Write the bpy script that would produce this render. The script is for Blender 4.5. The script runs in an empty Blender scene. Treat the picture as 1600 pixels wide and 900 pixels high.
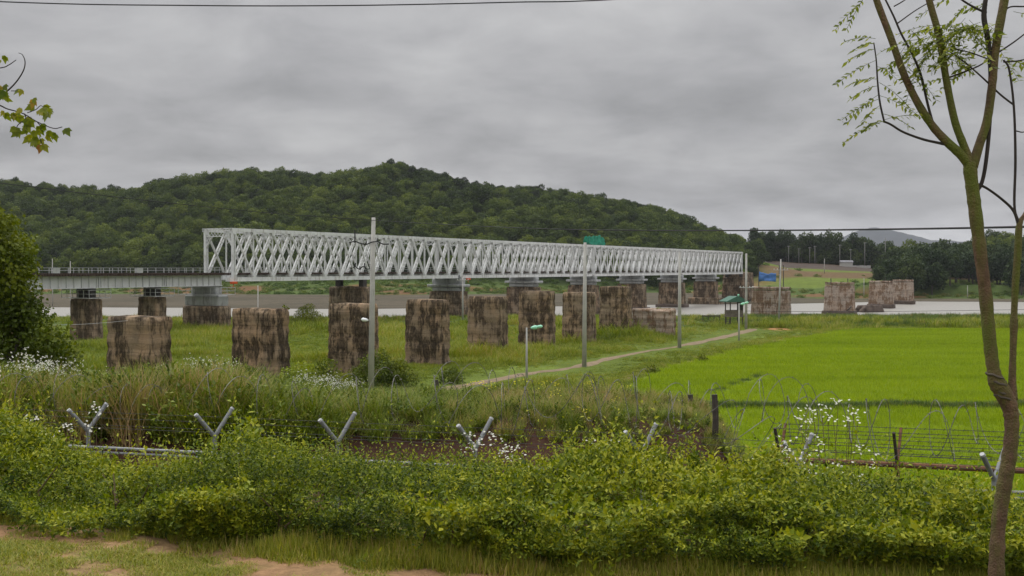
import bpy, math, random
import numpy as np
from mathutils import Vector, Matrix

R = math.radians
rng = np.random.default_rng(7)
random.seed(7)
scene = bpy.context.scene
COL = scene.collection

# ------------------------------------------------------------------ camera
ZC = 11.9            # eye height above the river (z = 0)
F = 1650.0           # focal length in photo pixels (1600 wide)
cam_data = bpy.data.cameras.new("camera")
cam = bpy.data.objects.new("camera", cam_data)
COL.objects.link(cam)
cam.location = (0, 0, ZC)
cam.rotation_euler = (R(90) - math.atan(30 / F), 0, 0)
cam_data.sensor_width = 36
cam_data.lens = 36 * F / 1600
cam_data.clip_start = 0.1
cam_data.clip_end = 20000
scene.camera = cam

# ------------------------------------------------------------------ sky, sun, exposure
SUN_EL, SUN_AZ = R(60), R(318)      # azimuth clockwise from +Y
world = bpy.data.worlds.new("World")
scene.world = world
world.use_nodes = True
wt = world.node_tree
wt.nodes.clear()


def N(tree, kind, **kw):
    n = tree.nodes.new(kind)
    for k, v in kw.items():
        if k in n.inputs:
            n.inputs[k].default_value = v
        else:
            setattr(n, k, v)
    return n


def build_world():
    L = wt.links.new
    out = N(wt, "ShaderNodeOutputWorld")
    sky = N(wt, "ShaderNodeTexSky", sky_type='NISHITA')
    sky.sun_disc = False
    sky.sun_elevation = SUN_EL
    sky.sun_rotation = SUN_AZ
    sky.air_density = 1.0
    sky.dust_density = 4.0
    bg1 = N(wt, "ShaderNodeBackground", Strength=0.08)
    L(sky.outputs[0], bg1.inputs[0])
    tc = N(wt, "ShaderNodeTexCoord")
    sep = N(wt, "ShaderNodeSeparateXYZ")
    L(tc.outputs['Generated'], sep.inputs[0])
    zmax = N(wt, "ShaderNodeMath", operation='MAXIMUM')
    L(sep.outputs[2], zmax.inputs[0]); zmax.inputs[1].default_value = 0.0
    zoff = N(wt, "ShaderNodeMath", operation='ADD'); L(zmax.outputs[0], zoff.inputs[0]); zoff.inputs[1].default_value = 0.24
    dx = N(wt, "ShaderNodeMath", operation='DIVIDE'); L(sep.outputs[0], dx.inputs[0]); L(zoff.outputs[0], dx.inputs[1])
    dy = N(wt, "ShaderNodeMath", operation='DIVIDE'); L(sep.outputs[1], dy.inputs[0]); L(zoff.outputs[0], dy.inputs[1])
    comb = N(wt, "ShaderNodeCombineXYZ"); L(dx.outputs[0], comb.inputs[0]); L(dy.outputs[0], comb.inputs[1])
    n1 = N(wt, "ShaderNodeTexNoise", Scale=3.0, Detail=8.0, Roughness=0.56, Distortion=0.25)
    L(comb.outputs[0], n1.inputs['Vector'])
    mp = N(wt, "ShaderNodeMapping"); mp.inputs['Location'].default_value = (3.1, 7.7, 0); mp.inputs['Scale'].default_value = (0.55, 1.0, 1)
    L(comb.outputs[0], mp.inputs['Vector'])
    n2 = N(wt, "ShaderNodeTexNoise", Scale=1.5, Detail=4.0, Roughness=0.5)
    L(mp.outputs[0], n2.inputs['Vector'])
    add = N(wt, "ShaderNodeMath", operation='ADD'); L(n1.outputs[0], add.inputs[0]); L(n2.outputs[0], add.inputs[1])
    ramp = N(wt, "ShaderNodeValToRGB")
    ramp.color_ramp.elements[0].position = 0.36
    ramp.color_ramp.elements[0].color = (0.238, 0.237, 0.242, 1)
    ramp.color_ramp.elements[1].position = 0.66
    ramp.color_ramp.elements[1].color = (0.47, 0.468, 0.468, 1)
    e = ramp.color_ramp.elements.new(0.50); e.color = (0.342, 0.340, 0.347, 1)
    half = N(wt, "ShaderNodeMath", operation='MULTIPLY'); L(add.outputs[0], half.inputs[0]); half.inputs[1].default_value = 0.5
    L(half.outputs[0], ramp.inputs[0])
    # an overcast sky is brighter overhead, and thinner cloud glows low over the horizon
    el = N(wt, "ShaderNodeValToRGB")
    E = el.color_ramp.elements
    E[0].position = 0.0; E[0].color = (1.62, 1.62, 1.58, 1)
    E[1].position = 1.0; E[1].color = (4.3, 4.3, 4.3, 1)
    for p, v in ((0.022, 1.5), (0.05, 1.16), (0.10, 0.99), (0.17, 1.0), (0.26, 1.1), (0.5, 2.9)):
        q = E.new(p); q.color = (v, v, v, 1)
    L(zmax.outputs[0], el.inputs[0])
    mul = N(wt, "ShaderNodeMixRGB", blend_type='MULTIPLY'); mul.inputs[0].default_value = 1
    L(ramp.outputs[0], mul.inputs[1]); L(el.outputs[0], mul.inputs[2])
    bg2 = N(wt, "ShaderNodeBackground", Strength=1.20); L(mul.outputs[0], bg2.inputs[0])
    mix = N(wt, "ShaderNodeMixShader"); mix.inputs[0].default_value = 0.94
    L(bg1.outputs[0], mix.inputs[1]); L(bg2.outputs[0], mix.inputs[2])
    L(mix.outputs[0], out.inputs[0])


build_world()
sun_data = bpy.data.lights.new("sun", 'SUN')
sun_data.energy = 1.5
sun_data.angle = R(25)
sun_data.color = (1.0, 0.97, 0.92)
sun = bpy.data.objects.new("sun", sun_data)
COL.objects.link(sun)
sd = Vector((math.sin(SUN_AZ) * math.cos(SUN_EL), math.cos(SUN_AZ) * math.cos(SUN_EL), math.sin(SUN_EL)))
sun.rotation_euler = sd.to_track_quat('Z', 'Y').to_euler()
vs = scene.view_settings
vs.view_transform = 'Standard'
vs.look = 'None'
vs.gamma = 1
vs.exposure = 0.0
vs.use_curve_mapping = False
scene.render.engine = 'CYCLES'
scene.cycles.use_denoising = True
scene.cycles.max_bounces = 6
scene.cycles.diffuse_bounces = 3
scene.cycles.glossy_bounces = 2
scene.cycles.transmission_bounces = 4
scene.cycles.transparent_max_bounces = 6
scene.cycles.volume_bounces = 0
scene.cycles.use_adaptive_sampling = True
scene.cycles.adaptive_threshold = 0.02

# ------------------------------------------------------------------ helpers


def P(px, py, Y):
    """a point of the place: seen at photo pixel (px, py), standing Y metres away"""
    return Vector(((px - 800) / F * Y, Y, ZC - (py - 420) / F * Y))


def lerp(a, b, t):
    return a + (b - a) * t


def S(a, b, x):
    t = np.clip((np.asarray(x, float) - a) / (b - a), 0, 1)
    return t * t * (3 - 2 * t)


_h = np.random.default_rng(3).random((256, 256))


def vnoise(x, y):
    x = np.asarray(x, float); y = np.asarray(y, float)
    xi = np.floor(x).astype(int); yi = np.floor(y).astype(int)
    fx = x - xi; fy = y - yi
    fx = fx * fx * (3 - 2 * fx); fy = fy * fy * (3 - 2 * fy)
    a = _h[xi & 255, yi & 255]; b = _h[(xi + 1) & 255, yi & 255]
    c = _h[xi & 255, (yi + 1) & 255]; d = _h[(xi + 1) & 255, (yi + 1) & 255]
    return (a * (1 - fx) + b * fx) * (1 - fy) + (c * (1 - fx) + d * fx) * fy


def fbm(x, y, o=4):
    s = 0; a = 0.5; t = 0
    for i in range(o):
        s = s + a * vnoise(x * 2 ** i + 17 * i, y * 2 ** i + 31 * i); t += a; a *= 0.5
    return s / t


def tag(o, label=None, cat=None, group=None, kind=None):
    if label: o["label"] = label
    if cat: o["category"] = cat
    if group: o["group"] = group
    if kind: o["kind"] = kind
    return o


def empty(name, loc=(0, 0, 0), rz=0.0):
    o = bpy.data.objects.new(name, None)
    o.empty_display_size = 0.2
    COL.objects.link(o)
    o.location = loc
    o.rotation_euler = (0, 0, rz)
    return o


def link(name, me, parent=None, loc=(0, 0, 0), rot=(0, 0, 0)):
    o = bpy.data.objects.new(name, me)
    COL.objects.link(o)
    o.location = loc
    o.rotation_euler = rot
    if parent: o.parent = parent
    return o


def copy_tree(o, parent=None):
    c = o.copy()
    COL.objects.link(c)
    c.parent = parent
    for ch in o.children:
        copy_tree(ch, c)
    return c


def np_mesh(name, V, Fs, mats, smooth=False, attrs=None, midx=None):
    """Fs: list of (M,k) index arrays"""
    me = bpy.data.meshes.new(name)
    V = np.asarray(V, np.float32)
    me.vertices.add(len(V))
    me.vertices.foreach_set("co", V.ravel())
    Fs = [np.asarray(f, np.int32) for f in Fs if len(f)]
    nl = sum(f.size for f in Fs); npoly = sum(len(f) for f in Fs)
    me.loops.add(nl)
    me.loops.foreach_set("vertex_index", np.concatenate([f.ravel() for f in Fs]))
    me.polygons.add(npoly)
    tot = np.concatenate([np.full(len(f), f.shape[1], np.int32) for f in Fs])
    st = np.concatenate([[0], np.cumsum(tot)[:-1]]).astype(np.int32)
    me.polygons.foreach_set("loop_start", st)
    me.polygons.foreach_set("loop_total", tot)
    if smooth:
        me.polygons.foreach_set("use_smooth", np.ones(npoly, bool))
    if midx is not None:
        me.polygons.foreach_set("material_index", np.asarray(midx, np.int32))
    for m in (mats if isinstance(mats, (list, tuple)) else [mats]):
        me.materials.append(m)
    for k, v in (attrs or {}).items():
        v = np.asarray(v, np.float32)
        if v.ndim == 1:
            a = me.attributes.new(k, 'FLOAT', 'POINT'); a.data.foreach_set("value", v)
        else:
            a = me.attributes.new(k, 'FLOAT_COLOR', 'POINT')
            a.data.foreach_set("color", np.concatenate([v, np.ones((len(v), 1), np.float32)], 1).ravel())
    me.update(calc_edges=True)
    return me


class MB:
    """collects boxes, bars and tubes into one mesh"""

    def __init__(s):
        s.v = []; s.f = []; s.m = []; s.cur = 0

    def add(s, vs_, fs):
        b = len(s.v)
        s.v += [tuple(p) for p in vs_]
        for f in fs:
            s.f.append([i + b for i in f]); s.m.append(s.cur)

    def box(s, x0, x1, y0, y1, z0, z1):
        s.add([(x0, y0, z0), (x1, y0, z0), (x1, y1, z0), (x0, y1, z0), (x0, y0, z1), (x1, y0, z1), (x1, y1, z1), (x0, y1, z1)],
              [(3, 2, 1, 0), (4, 5, 6, 7), (0, 1, 5, 4), (1, 2, 6, 5), (2, 3, 7, 6), (3, 0, 4, 7)])

    def bar(s, a, b, w, h, up=(0, 0, 1)):
        """a straight bar of section w (sideways) x h (along up)"""
        a = Vector(a); b = Vector(b); d = (b - a).normalized()
        u = Vector(up)
        if abs(d.dot(u)) > 0.98: u = Vector((1, 0, 0)) if abs(d.x) < 0.9 else Vector((0, 1, 0))
        r = d.cross(u).normalized(); u = r.cross(d).normalized()
        r = r * (w / 2); u = u * (h / 2)
        s.add([a - r - u, a + r - u, a + r + u, a - r + u, b - r - u, b + r - u, b + r + u, b - r + u],
              [(3, 2, 1, 0), (4, 5, 6, 7), (0, 1, 5, 4), (1, 2, 6, 5), (2, 3, 7, 6), (3, 0, 4, 7)])

    def tube(s, pts, rad, n=6, cap=True):
        pts = [Vector(p) for p in pts]
        k = len(pts)
        if not hasattr(rad, '__len__'): rad = [rad] * k
        b = len(s.v)
        d0 = (pts[1] - pts[0]).normalized()
        u = Vector((0, 0, 1)) if abs(d0.z) < 0.9 else Vector((1, 0, 0))
        for i, p in enumerate(pts):
            d = (pts[min(i + 1, k - 1)] - pts[max(i - 1, 0)]).normalized()
            r = d.cross(u)
            if r.length < 1e-6: r = d.orthogonal()
            r.normalize(); u = r.cross(d).normalized()
            for j in range(n):
                a = 2 * math.pi * j / n
                s.v.append(tuple(p + (r * math.cos(a) + u * math.sin(a)) * rad[i]))
        for i in range(k - 1):
            for j in range(n):
                j2 = (j + 1) % n
                s.f.append([b + i * n + j, b + i * n + j2, b + (i + 1) * n + j2, b + (i + 1) * n + j]); s.m.append(s.cur)
        if cap:
            s.f.append([b + j for j in range(n)][::-1]); s.m.append(s.cur)
            s.f.append([b + (k - 1) * n + j for j in range(n)]); s.m.append(s.cur)

    def mesh(s, name, mats, smooth=False):
        me = bpy.data.meshes.new(name)
        me.from_pydata(s.v, [], s.f)
        for m in (mats if isinstance(mats, (list, tuple)) else [mats]):
            me.materials.append(m)
        if any(s.m): me.polygons.foreach_set("material_index", s.m)
        if smooth: me.polygons.foreach_set("use_smooth", [True] * len(s.f))
        me.update()
        return me

    def build(s, name, mats, parent=None, loc=(0, 0, 0), rot=(0, 0, 0), smooth=False):
        return link(name, s.mesh(name, mats, smooth), parent, loc, rot)


def spline(pts, n=6):
    """Catmull-Rom through points (any dimension)"""
    p = [np.array(q, float) for q in pts]
    p = [2 * p[0] - p[1]] + p + [2 * p[-1] - p[-2]]
    out = []
    for i in range(1, len(p) - 2):
        for k in range(n):
            t = k / n
            out.append(0.5 * ((2 * p[i]) + (p[i + 1] - p[i - 1]) * t + (2 * p[i - 1] - 5 * p[i] + 4 * p[i + 1] - p[i + 2]) * t * t
                              + (-p[i - 1] + 3 * p[i] - 3 * p[i + 1] + p[i + 2]) * t ** 3))
    out.append(p[-2])
    return out


def leaves(pos, dirs, nrm, length, width, fold=0.25):
    """folded rhombus leaves -> verts (4N,3), tris (2N,3)"""
    dirs = dirs / np.linalg.norm(dirs, axis=1, keepdims=True)
    side = np.cross(dirs, nrm)
    side /= np.linalg.norm(side, axis=1, keepdims=True) + 1e-9
    nn = np.cross(side, dirs)
    l = np.asarray(length).reshape(-1, 1) * np.ones((len(pos), 1)); w = np.asarray(width).reshape(-1, 1) * np.ones((len(pos), 1))
    mid = pos + dirs * l * 0.45
    V = np.stack([pos, mid - side * w / 2 + nn * w * fold, pos + dirs * l, mid + side * w / 2 + nn * w * fold], 1).reshape(-1, 3)
    b = np.arange(len(pos))[:, None] * 4
    T = np.concatenate([b + [0, 2, 1], b + [0, 3, 2]], 0)
    return V, T


def blades(pos, dirs, length, width, droop, seg=3):
    """grass blades: bent tapering strips -> verts, quads"""
    n = len(pos)
    dirs = dirs / np.linalg.norm(dirs, axis=1, keepdims=True)
    flat = dirs.copy(); flat[:, 2] = 0
    flat /= np.linalg.norm(flat, axis=1, keepdims=True) + 1e-9
    side = np.stack([-flat[:, 1], flat[:, 0], np.zeros(n)], 1)
    V = []
    for i in range(seg + 1):
        t = i / seg
        c = pos + dirs * (length * t)[:, None] + flat * (droop * length * t * t * 0.5)[:, None]
        c[:, 2] -= droop * length * t * t * 0.45
        w = width * (1 - t) ** 0.6 / 2
        w = np.maximum(w, width * 0.04)[:, None]
        V += [c - side * w, c + side * w]
    V = np.stack(V, 1).reshape(-1, 3)
    b = np.arange(n)[:, None] * (2 * (seg + 1))
    Q = np.concatenate([b + [2 * i, 2 * i + 1, 2 * i + 3, 2 * i + 2] for i in range(seg)], 0)
    return V, Q


def rdir(n, up=0.0, r=rng):
    d = r.normal(size=(n, 3))
    d /= np.linalg.norm(d, axis=1, keepdims=True)
    d[:, 2] += up
    return d / np.linalg.norm(d, axis=1, keepdims=True)


class LM:
    """collects numpy pieces with a tint attribute and a material index"""

    def __init__(s):
        s.V = []; s.F = {3: [], 4: []}; s.M = {3: [], 4: []}; s.T = []; s.n = 0

    def add(s, V, Fc, tint, mat=0):
        k = Fc.shape[1]
        s.F[k].append(Fc + s.n); s.M[k].append(np.full(len(Fc), mat))
        s.V.append(V); s.n += len(V)
        t = np.asarray(tint, float).ravel()
        s.T.append(np.repeat(t, len(V) // len(t)) if len(t) > 1 else np.full(len(V), t[0]))

    def mesh(s, name, mats, smooth=False):
        Fs = [np.concatenate(s.F[k]) for k in (3, 4) if s.F[k]]
        M = np.concatenate([np.concatenate(s.M[k]) for k in (3, 4) if s.M[k]])
        return np_mesh(name, np.concatenate(s.V), Fs, mats, smooth, {"tint": np.concatenate(s.T)}, M)


# ------------------------------------------------------------------ materials


def mat_new(name):
    m = bpy.data.materials.new(name)
    m.use_nodes = True
    m.node_tree.nodes.clear()
    return m


def finish(m, shader):
    o = N(m.node_tree, "ShaderNodeOutputMaterial")
    m.node_tree.links.new(shader, o.inputs[0])
    return m


def ramp_node(t, src, stops):
    r = N(t, "ShaderNodeValToRGB")
    e = r.color_ramp.elements
    e[0].position, e[0].color = stops[0][0], (*stops[0][1], 1)
    e[1].position, e[1].color = stops[-1][0], (*stops[-1][1], 1)
    for p, c in stops[1:-1]:
        q = e.new(p); q.color = (*c, 1)
    t.links.new(src, r.inputs[0])
    return r


def leaf_mat(name, stops, trans=0.35, use_random=0.0, rough=0.55, pos_noise=None, spec=0.25, stretch=None):
    """tint attribute (+ per-instance random, + patches in the place) -> colour ramp; diffuse, translucent and a little gloss"""
    m = mat_new(name); t = m.node_tree; L = t.links.new
    a = N(t, "ShaderNodeAttribute", attribute_name="tint")
    src = a.outputs['Fac']
    if use_random:
        oi = N(t, "ShaderNodeObjectInfo")
        mm = N(t, "ShaderNodeMath", operation='MULTIPLY_ADD'); L(oi.outputs['Random'], mm.inputs[0]); mm.inputs[1].default_value = use_random
        sub = N(t, "ShaderNodeMath", operation='SUBTRACT'); L(src, sub.inputs[0]); sub.inputs[1].default_value = use_random / 2
        L(sub.outputs[0], mm.inputs[2]); src = mm.outputs[0]
    if pos_noise:
        g = N(t, "ShaderNodeNewGeometry")
        nz = N(t, "ShaderNodeTexNoise", Scale=pos_noise[0], Detail=3.0)
        if stretch:
            mp = N(t, "ShaderNodeMapping"); mp.inputs['Scale'].default_value = stretch; L(g.outputs['Position'], mp.inputs['Vector']); L(mp.outputs[0], nz.inputs['Vector'])
        else:
            L(g.outputs['Position'], nz.inputs['Vector'])
        mm = N(t, "ShaderNodeMath", operation='MULTIPLY_ADD'); L(nz.outputs[0], mm.inputs[0]); mm.inputs[1].default_value = pos_noise[1]
        sub = N(t, "ShaderNodeMath", operation='SUBTRACT'); L(src, sub.inputs[0]); sub.inputs[1].default_value = pos_noise[1] / 2
        L(sub.outputs[0], mm.inputs[2]); src = mm.outputs[0]
    r = ramp_node(t, src, stops)
    pb = N(t, "ShaderNodeBsdfPrincipled", Roughness=rough)
    pb.inputs['Specular IOR Level'].default_value = spec
    L(r.outputs[0], pb.inputs['Base Color'])
    tr = N(t, "ShaderNodeBsdfTranslucent")
    hs = N(t, "ShaderNodeHueSaturation", Saturation=1.15, Value=1.1); L(r.outputs[0], hs.inputs['Color']); L(hs.outputs[0], tr.inputs[0])
    mx = N(t, "ShaderNodeMixShader"); mx.inputs[0].default_value = trans
    L(pb.outputs[0], mx.inputs[1]); L(tr.outputs[0], mx.inputs[2])
    return finish(m, mx.outputs[0])


def solid(name, col, rough=0.6, var=0.12, scale=3.0, metal=0.0, bump=0.0, dirt=None, dirt_scale=(1, 1, 0.25), coords='Object'):
    """plain surface with slight tone variation, optional dirt streaks and fine bump"""
    m = mat_new(name); t = m.node_tree; L = t.links.new
    tc = N(t, "ShaderNodeTexCoord")
    src = tc.outputs['Object']
    if coords == 'World':
        src = N(t, "ShaderNodeNewGeometry").outputs['Position']
    nz = N(t, "ShaderNodeTexNoise", Scale=scale, Detail=5.0, Roughness=0.6); L(src, nz.inputs['Vector'])
    lo = tuple(c * (1 - var) for c in col); hi = tuple(min(1, c * (1 + var)) for c in col)
    r = ramp_node(t, nz.outputs[0], [(0.3, lo), (0.7, hi)])
    colo = r.outputs[0]
    if dirt:
        mp = N(t, "ShaderNodeMapping"); mp.inputs['Scale'].default_value = dirt_scale; L(src, mp.inputs['Vector'])
        n2 = N(t, "ShaderNodeTexNoise", Scale=dirt[1], Detail=6.0, Roughness=0.65); L(mp.outputs[0], n2.inputs['Vector'])
        f = ramp_node(t, n2.outputs[0], [(dirt[2], (0, 0, 0)), (dirt[3], (1, 1, 1))])
        mx = N(t, "ShaderNodeMixRGB"); L(f.outputs[0], mx.inputs[0]); L(colo, mx.inputs[1]); mx.inputs[2].default_value = (*dirt[0], 1)
        colo = mx.outputs[0]
    pb = N(t, "ShaderNodeBsdfPrincipled", Roughness=rough, Metallic=metal); L(colo, pb.inputs['Base Color'])
    pb.inputs['Specular IOR Level'].default_value = 0.3
    if bump:
        n3 = N(t, "ShaderNodeTexNoise", Scale=scale * 6, Detail=6.0); L(src, n3.inputs['Vector'])
        b = N(t, "ShaderNodeBump", Strength=bump, Distance=0.05); L(n3.outputs[0], b.inputs['Height']); L(b.outputs[0], pb.inputs['Normal'])
    return finish(m, pb.outputs[0])


def pier_mat(name, base, warm, stain, stain_amt, masonry=0.0, block=(0.9, 0.42)):
    """old concrete: vertical rain streaks of black algae, warm rust blotches, board marks; or coursed stone"""
    m = mat_new(name); t = m.node_tree; L = t.links.new
    g = N(t, "ShaderNodeNewGeometry"); pos = g.outputs['Position']
    def noise(sc, scale, det=6.0, rough=0.6, loc=(0, 0, 0)):
        mp = N(t, "ShaderNodeMapping"); mp.inputs['Scale'].default_value = sc; mp.inputs['Location'].default_value = loc; L(pos, mp.inputs['Vector'])
        n = N(t, "ShaderNodeTexNoise", Scale=scale, Detail=det, Roughness=rough); L(mp.outputs[0], n.inputs['Vector'])
        return n.outputs[0]
    c0 = ramp_node(t, noise((1, 1, 1), 0.9, 8.0, 0.7), [(0.3, tuple(c * 0.72 for c in base)), (0.7, tuple(c * 1.2 for c in base))])
    w = ramp_node(t, noise((1, 1, 0.5), 0.55, 5.0, 0.6, (5, 2, 9)), [(0.45, (0, 0, 0)), (0.68, (1, 1, 1))])
    m1 = N(t, "ShaderNodeMixRGB"); L(w.outputs[0], m1.inputs[0]); L(c0.outputs[0], m1.inputs[1]); m1.inputs[2].default_value = (*warm, 1)
    streak = noise((2.2, 2.2, 0.30), 1.0, 9.0, 0.72)
    blotch = noise((1, 1, 0.9), 0.62, 7.0, 0.65, (11, 3, 1))
    ad = N(t, "ShaderNodeMath", operation='MULTIPLY_ADD'); L(blotch, ad.inputs[0]); ad.inputs[1].default_value = 0.9; L(streak, ad.inputs[2])
    f = ramp_node(t, ad.outputs[0], [(0.80 - stain_amt, (0, 0, 0)), (1.15 - stain_amt, (1, 1, 1))])
    fine = ramp_node(t, noise((2.5, 2.5, 1.2), 2.0, 6.0, 0.7), [(0.25, (0.55, 0.55, 0.55)), (0.6, (1, 1, 1))])
    fm = N(t, "ShaderNodeMixRGB", blend_type='MULTIPLY'); fm.inputs[0].default_value = 1; L(f.outputs[0], fm.inputs[1]); L(fine.outputs[0], fm.inputs[2])
    m2 = N(t, "ShaderNodeMixRGB"); L(fm.outputs[0], m2.inputs[0]); L(m1.outputs[0], m2.inputs[1]); m2.inputs[2].default_value = (*stain, 1)
    # damp dark lines that follow the pour joints, broken up by noise
    sz = N(t, "ShaderNodeSeparateXYZ"); L(pos, sz.inputs[0])
    wob = N(t, "ShaderNodeMath", operation='MULTIPLY_ADD'); L(noise((1, 1, 1), 1.1, 4.0), wob.inputs[0]); wob.inputs[1].default_value = 0.5; L(sz.outputs[2], wob.inputs[2])
    band = N(t, "ShaderNodeCombineXYZ"); L(wob.outputs[0], band.inputs[2])
    bn = N(t, "ShaderNodeTexNoise", Scale=1.5, Detail=5.0, Roughness=0.75); L(band.outputs[0], bn.inputs['Vector'])
    br2 = ramp_node(t, bn.outputs[0], [(0.34, (0.42, 0.40, 0.38)), (0.52, (1, 1, 1)), (0.72, (1.22, 1.2, 1.16))])
    m4 = N(t, "ShaderNodeMixRGB", blend_type='MULTIPLY'); m4.inputs[0].default_value = 0.85; L(m2.outputs[0], m4.inputs[1]); L(br2.outputs[0], m4.inputs[2])
    col = m4.outputs[0]
    pb = N(t, "ShaderNodeBsdfPrincipled", Roughness=0.9)
    pb.inputs['Specular IOR Level'].default_value = 0.15
    bh = noise((1, 1, 1), 3.0, 8.0, 0.7)
    b = N(t, "ShaderNodeBump", Strength=0.6, Distance=0.12); L(bh, b.inputs['Height'])
    if masonry:
        tc = N(t, "ShaderNodeTexCoord")
        sp = N(t, "ShaderNodeSeparateXYZ"); L(tc.outputs['Object'], sp.inputs[0])
        sm = N(t, "ShaderNodeMath", operation='ADD'); L(sp.outputs[0], sm.inputs[0]); L(sp.outputs[1], sm.inputs[1])
        cb = N(t, "ShaderNodeCombineXYZ"); L(sm.outputs[0], cb.inputs[0]); L(sp.outputs[2], cb.inputs[1])
        br = N(t, "ShaderNodeTexBrick", Scale=1.0); br.inputs['Mortar Size'].default_value = 0.03
        br.inputs['Brick Width'].default_value = block[0]; br.inputs['Row Height'].default_value = block[1]
        br.inputs['Color1'].default_value = (1, 1, 1, 1); br.inputs['Color2'].default_value = (0.78, 0.78, 0.78, 1); br.inputs['Mortar'].default_value = (0.42, 0.4, 0.38, 1)
        L(cb.outputs[0], br.inputs['Vector'])
        m3 = N(t, "ShaderNodeMixRGB", blend_type='MULTIPLY'); m3.inputs[0].default_value = masonry; L(col, m3.inputs[1]); L(br.outputs[0], m3.inputs[2])
        col = m3.outputs[0]
    L(b.outputs[0], pb.inputs['Normal']); L(col, pb.inputs['Base Color'])
    return finish(m, pb.outputs[0])


def ground_mat():
    m = mat_new("earth_and_grass"); t = m.node_tree; L = t.links.new
    a = N(t, "ShaderNodeAttribute", attribute_name="ground_col")
    g = N(t, "ShaderNodeNewGeometry")
    n1 = N(t, "ShaderNodeTexNoise", Scale=0.35, Detail=8.0, Roughness=0.7); L(g.outputs['Position'], n1.inputs['Vector'])
    n2 = N(t, "ShaderNodeTexNoise", Scale=14.0, Detail=6.0, Roughness=0.75); L(g.outputs['Position'], n2.inputs['Vector'])
    r1 = ramp_node(t, n1.outputs[0], [(0.3, (0.72, 0.72, 0.72)), (0.7, (1.25, 1.25, 1.25))])
    r2 = ramp_node(t, n2.outputs[0], [(0.3, (0.65, 0.65, 0.65)), (0.7, (1.3, 1.3, 1.3))])
    m1 = N(t, "ShaderNodeMixRGB", blend_type='MULTIPLY'); m1.inputs[0].default_value = 1; L(a.outputs['Color'], m1.inputs[1]); L(r1.outputs[0], m1.inputs[2])
    m2 = N(t, "ShaderNodeMixRGB", blend_type='MULTIPLY'); m2.inputs[0].default_value = 1; L(m1.outputs[0], m2.inputs[1]); L(r2.outputs[0], m2.inputs[2])
    pb = N(t, "ShaderNodeBsdfPrincipled", Roughness=0.95); pb.inputs['Specular IOR Level'].default_value = 0.1
    L(m2.outputs[0], pb.inputs['Base Color'])
    b = N(t, "ShaderNodeBump", Strength=0.5, Distance=0.04); L(n2.outputs[0], b.inputs['Height']); L(b.outputs[0], pb.inputs['Normal'])
    return finish(m, pb.outputs[0])


def water_mat():
    m = mat_new("river_water"); t = m.node_tree; L = t.links.new
    g = N(t, "ShaderNodeNewGeometry")
    mp = N(t, "ShaderNodeMapping"); mp.inputs['Scale'].default_value = (0.35, 1.0, 1); L(g.outputs['Position'], mp.inputs['Vector'])
    n = N(t, "ShaderNodeTexNoise", Scale=0.8, Detail=5.0, Roughness=0.6); L(mp.outputs[0], n.inputs['Vector'])
    b = N(t, "ShaderNodeBump", Strength=0.5, Distance=0.2); L(n.outputs[0], b.inputs['Height'])
    pb = N(t, "ShaderNodeBsdfPrincipled", Roughness=0.38); pb.inputs['Base Color'].default_value = (0.30, 0.285, 0.255, 1)
    pb.inputs['IOR'].default_value = 1.33
    L(b.outputs[0], pb.inputs['Normal'])
    return finish(m, pb.outputs[0])


M = {}
M['ground'] = ground_mat()
M['water'] = water_mat()
M['paint'] = solid("pale_grey_bridge_paint", (0.64, 0.65, 0.64), 0.45, 0.10, 0.8, dirt=((0.27, 0.23, 0.19), 2.2, 0.52, 0.74))
M['girder'] = solid("grey_girder_paint", (0.52, 0.53, 0.53), 0.5, 0.08, 0.7, dirt=((0.30, 0.28, 0.25), 1.6, 0.55, 0.8))
M['timber'] = solid("dark_sleeper_timber", (0.055, 0.036, 0.028), 0.85, 0.3, 2.0)
M['rail'] = solid("galvanised_rail", (0.42, 0.43, 0.42), 0.5, 0.1, 3.0)
M['cap'] = solid("pale_concrete_cap", (0.36, 0.37, 0.37), 0.85, 0.12, 1.0, dirt=((0.13, 0.12, 0.11), 1.3, 0.5, 0.75))
M['steel_dark'] = solid("weathered_dark_steel", (0.05, 0.045, 0.042), 0.7, 0.3, 2.0)
M['pole'] = solid("grey_concrete_pole", (0.40, 0.39, 0.36), 0.85, 0.12, 1.5, dirt=((0.2, 0.19, 0.17), 1.5, 0.55, 0.8))
M['farpole'] = solid("weathered_far_pole", (0.22, 0.215, 0.20), 0.9, 0.15, 1.0)
M['galv'] = solid("galvanised_pipe", (0.235, 0.245, 0.25), 0.5, 0.15, 9.0, metal=0.2, dirt=((0.16, 0.15, 0.14), 14.0, 0.55, 0.7))
M['galv_cap'] = solid("pipe_cap", (0.42, 0.43, 0.43), 0.5, 0.1, 9.0)
M['rust'] = solid("rusty_steel", (0.17, 0.085, 0.048), 0.9, 0.35, 12.0, bump=0.3)
M['black_wire'] = solid("weathered_wire", (0.05, 0.05, 0.048), 0.6, 0.25, 9.0)
M['razor'] = solid("dull_razor_wire", (0.17, 0.165, 0.145), 0.6, 0.75, 1.2, metal=0.2)
M['cable'] = solid("black_cable", (0.02, 0.02, 0.022), 0.6, 0.1, 2.0)
M['darkwood'] = solid("dark_weathered_post", (0.06, 0.05, 0.042), 0.9, 0.35, 8.0)
M['greenlamp'] = solid("mint_lamp_glass", (0.35, 0.72, 0.52), 0.25, 0.05, 2.0)
M['whitelamp'] = solid("white_lamp_glass", (0.82, 0.84, 0.84), 0.25, 0.03, 2.0)
M['greenmetal'] = solid("green_painted_metal", (0.05, 0.13, 0.09), 0.6, 0.2, 3.0)
M['greennet'] = solid("green_sheet", (0.02, 0.24, 0.15), 0.8, 0.2, 2.5)
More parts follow.
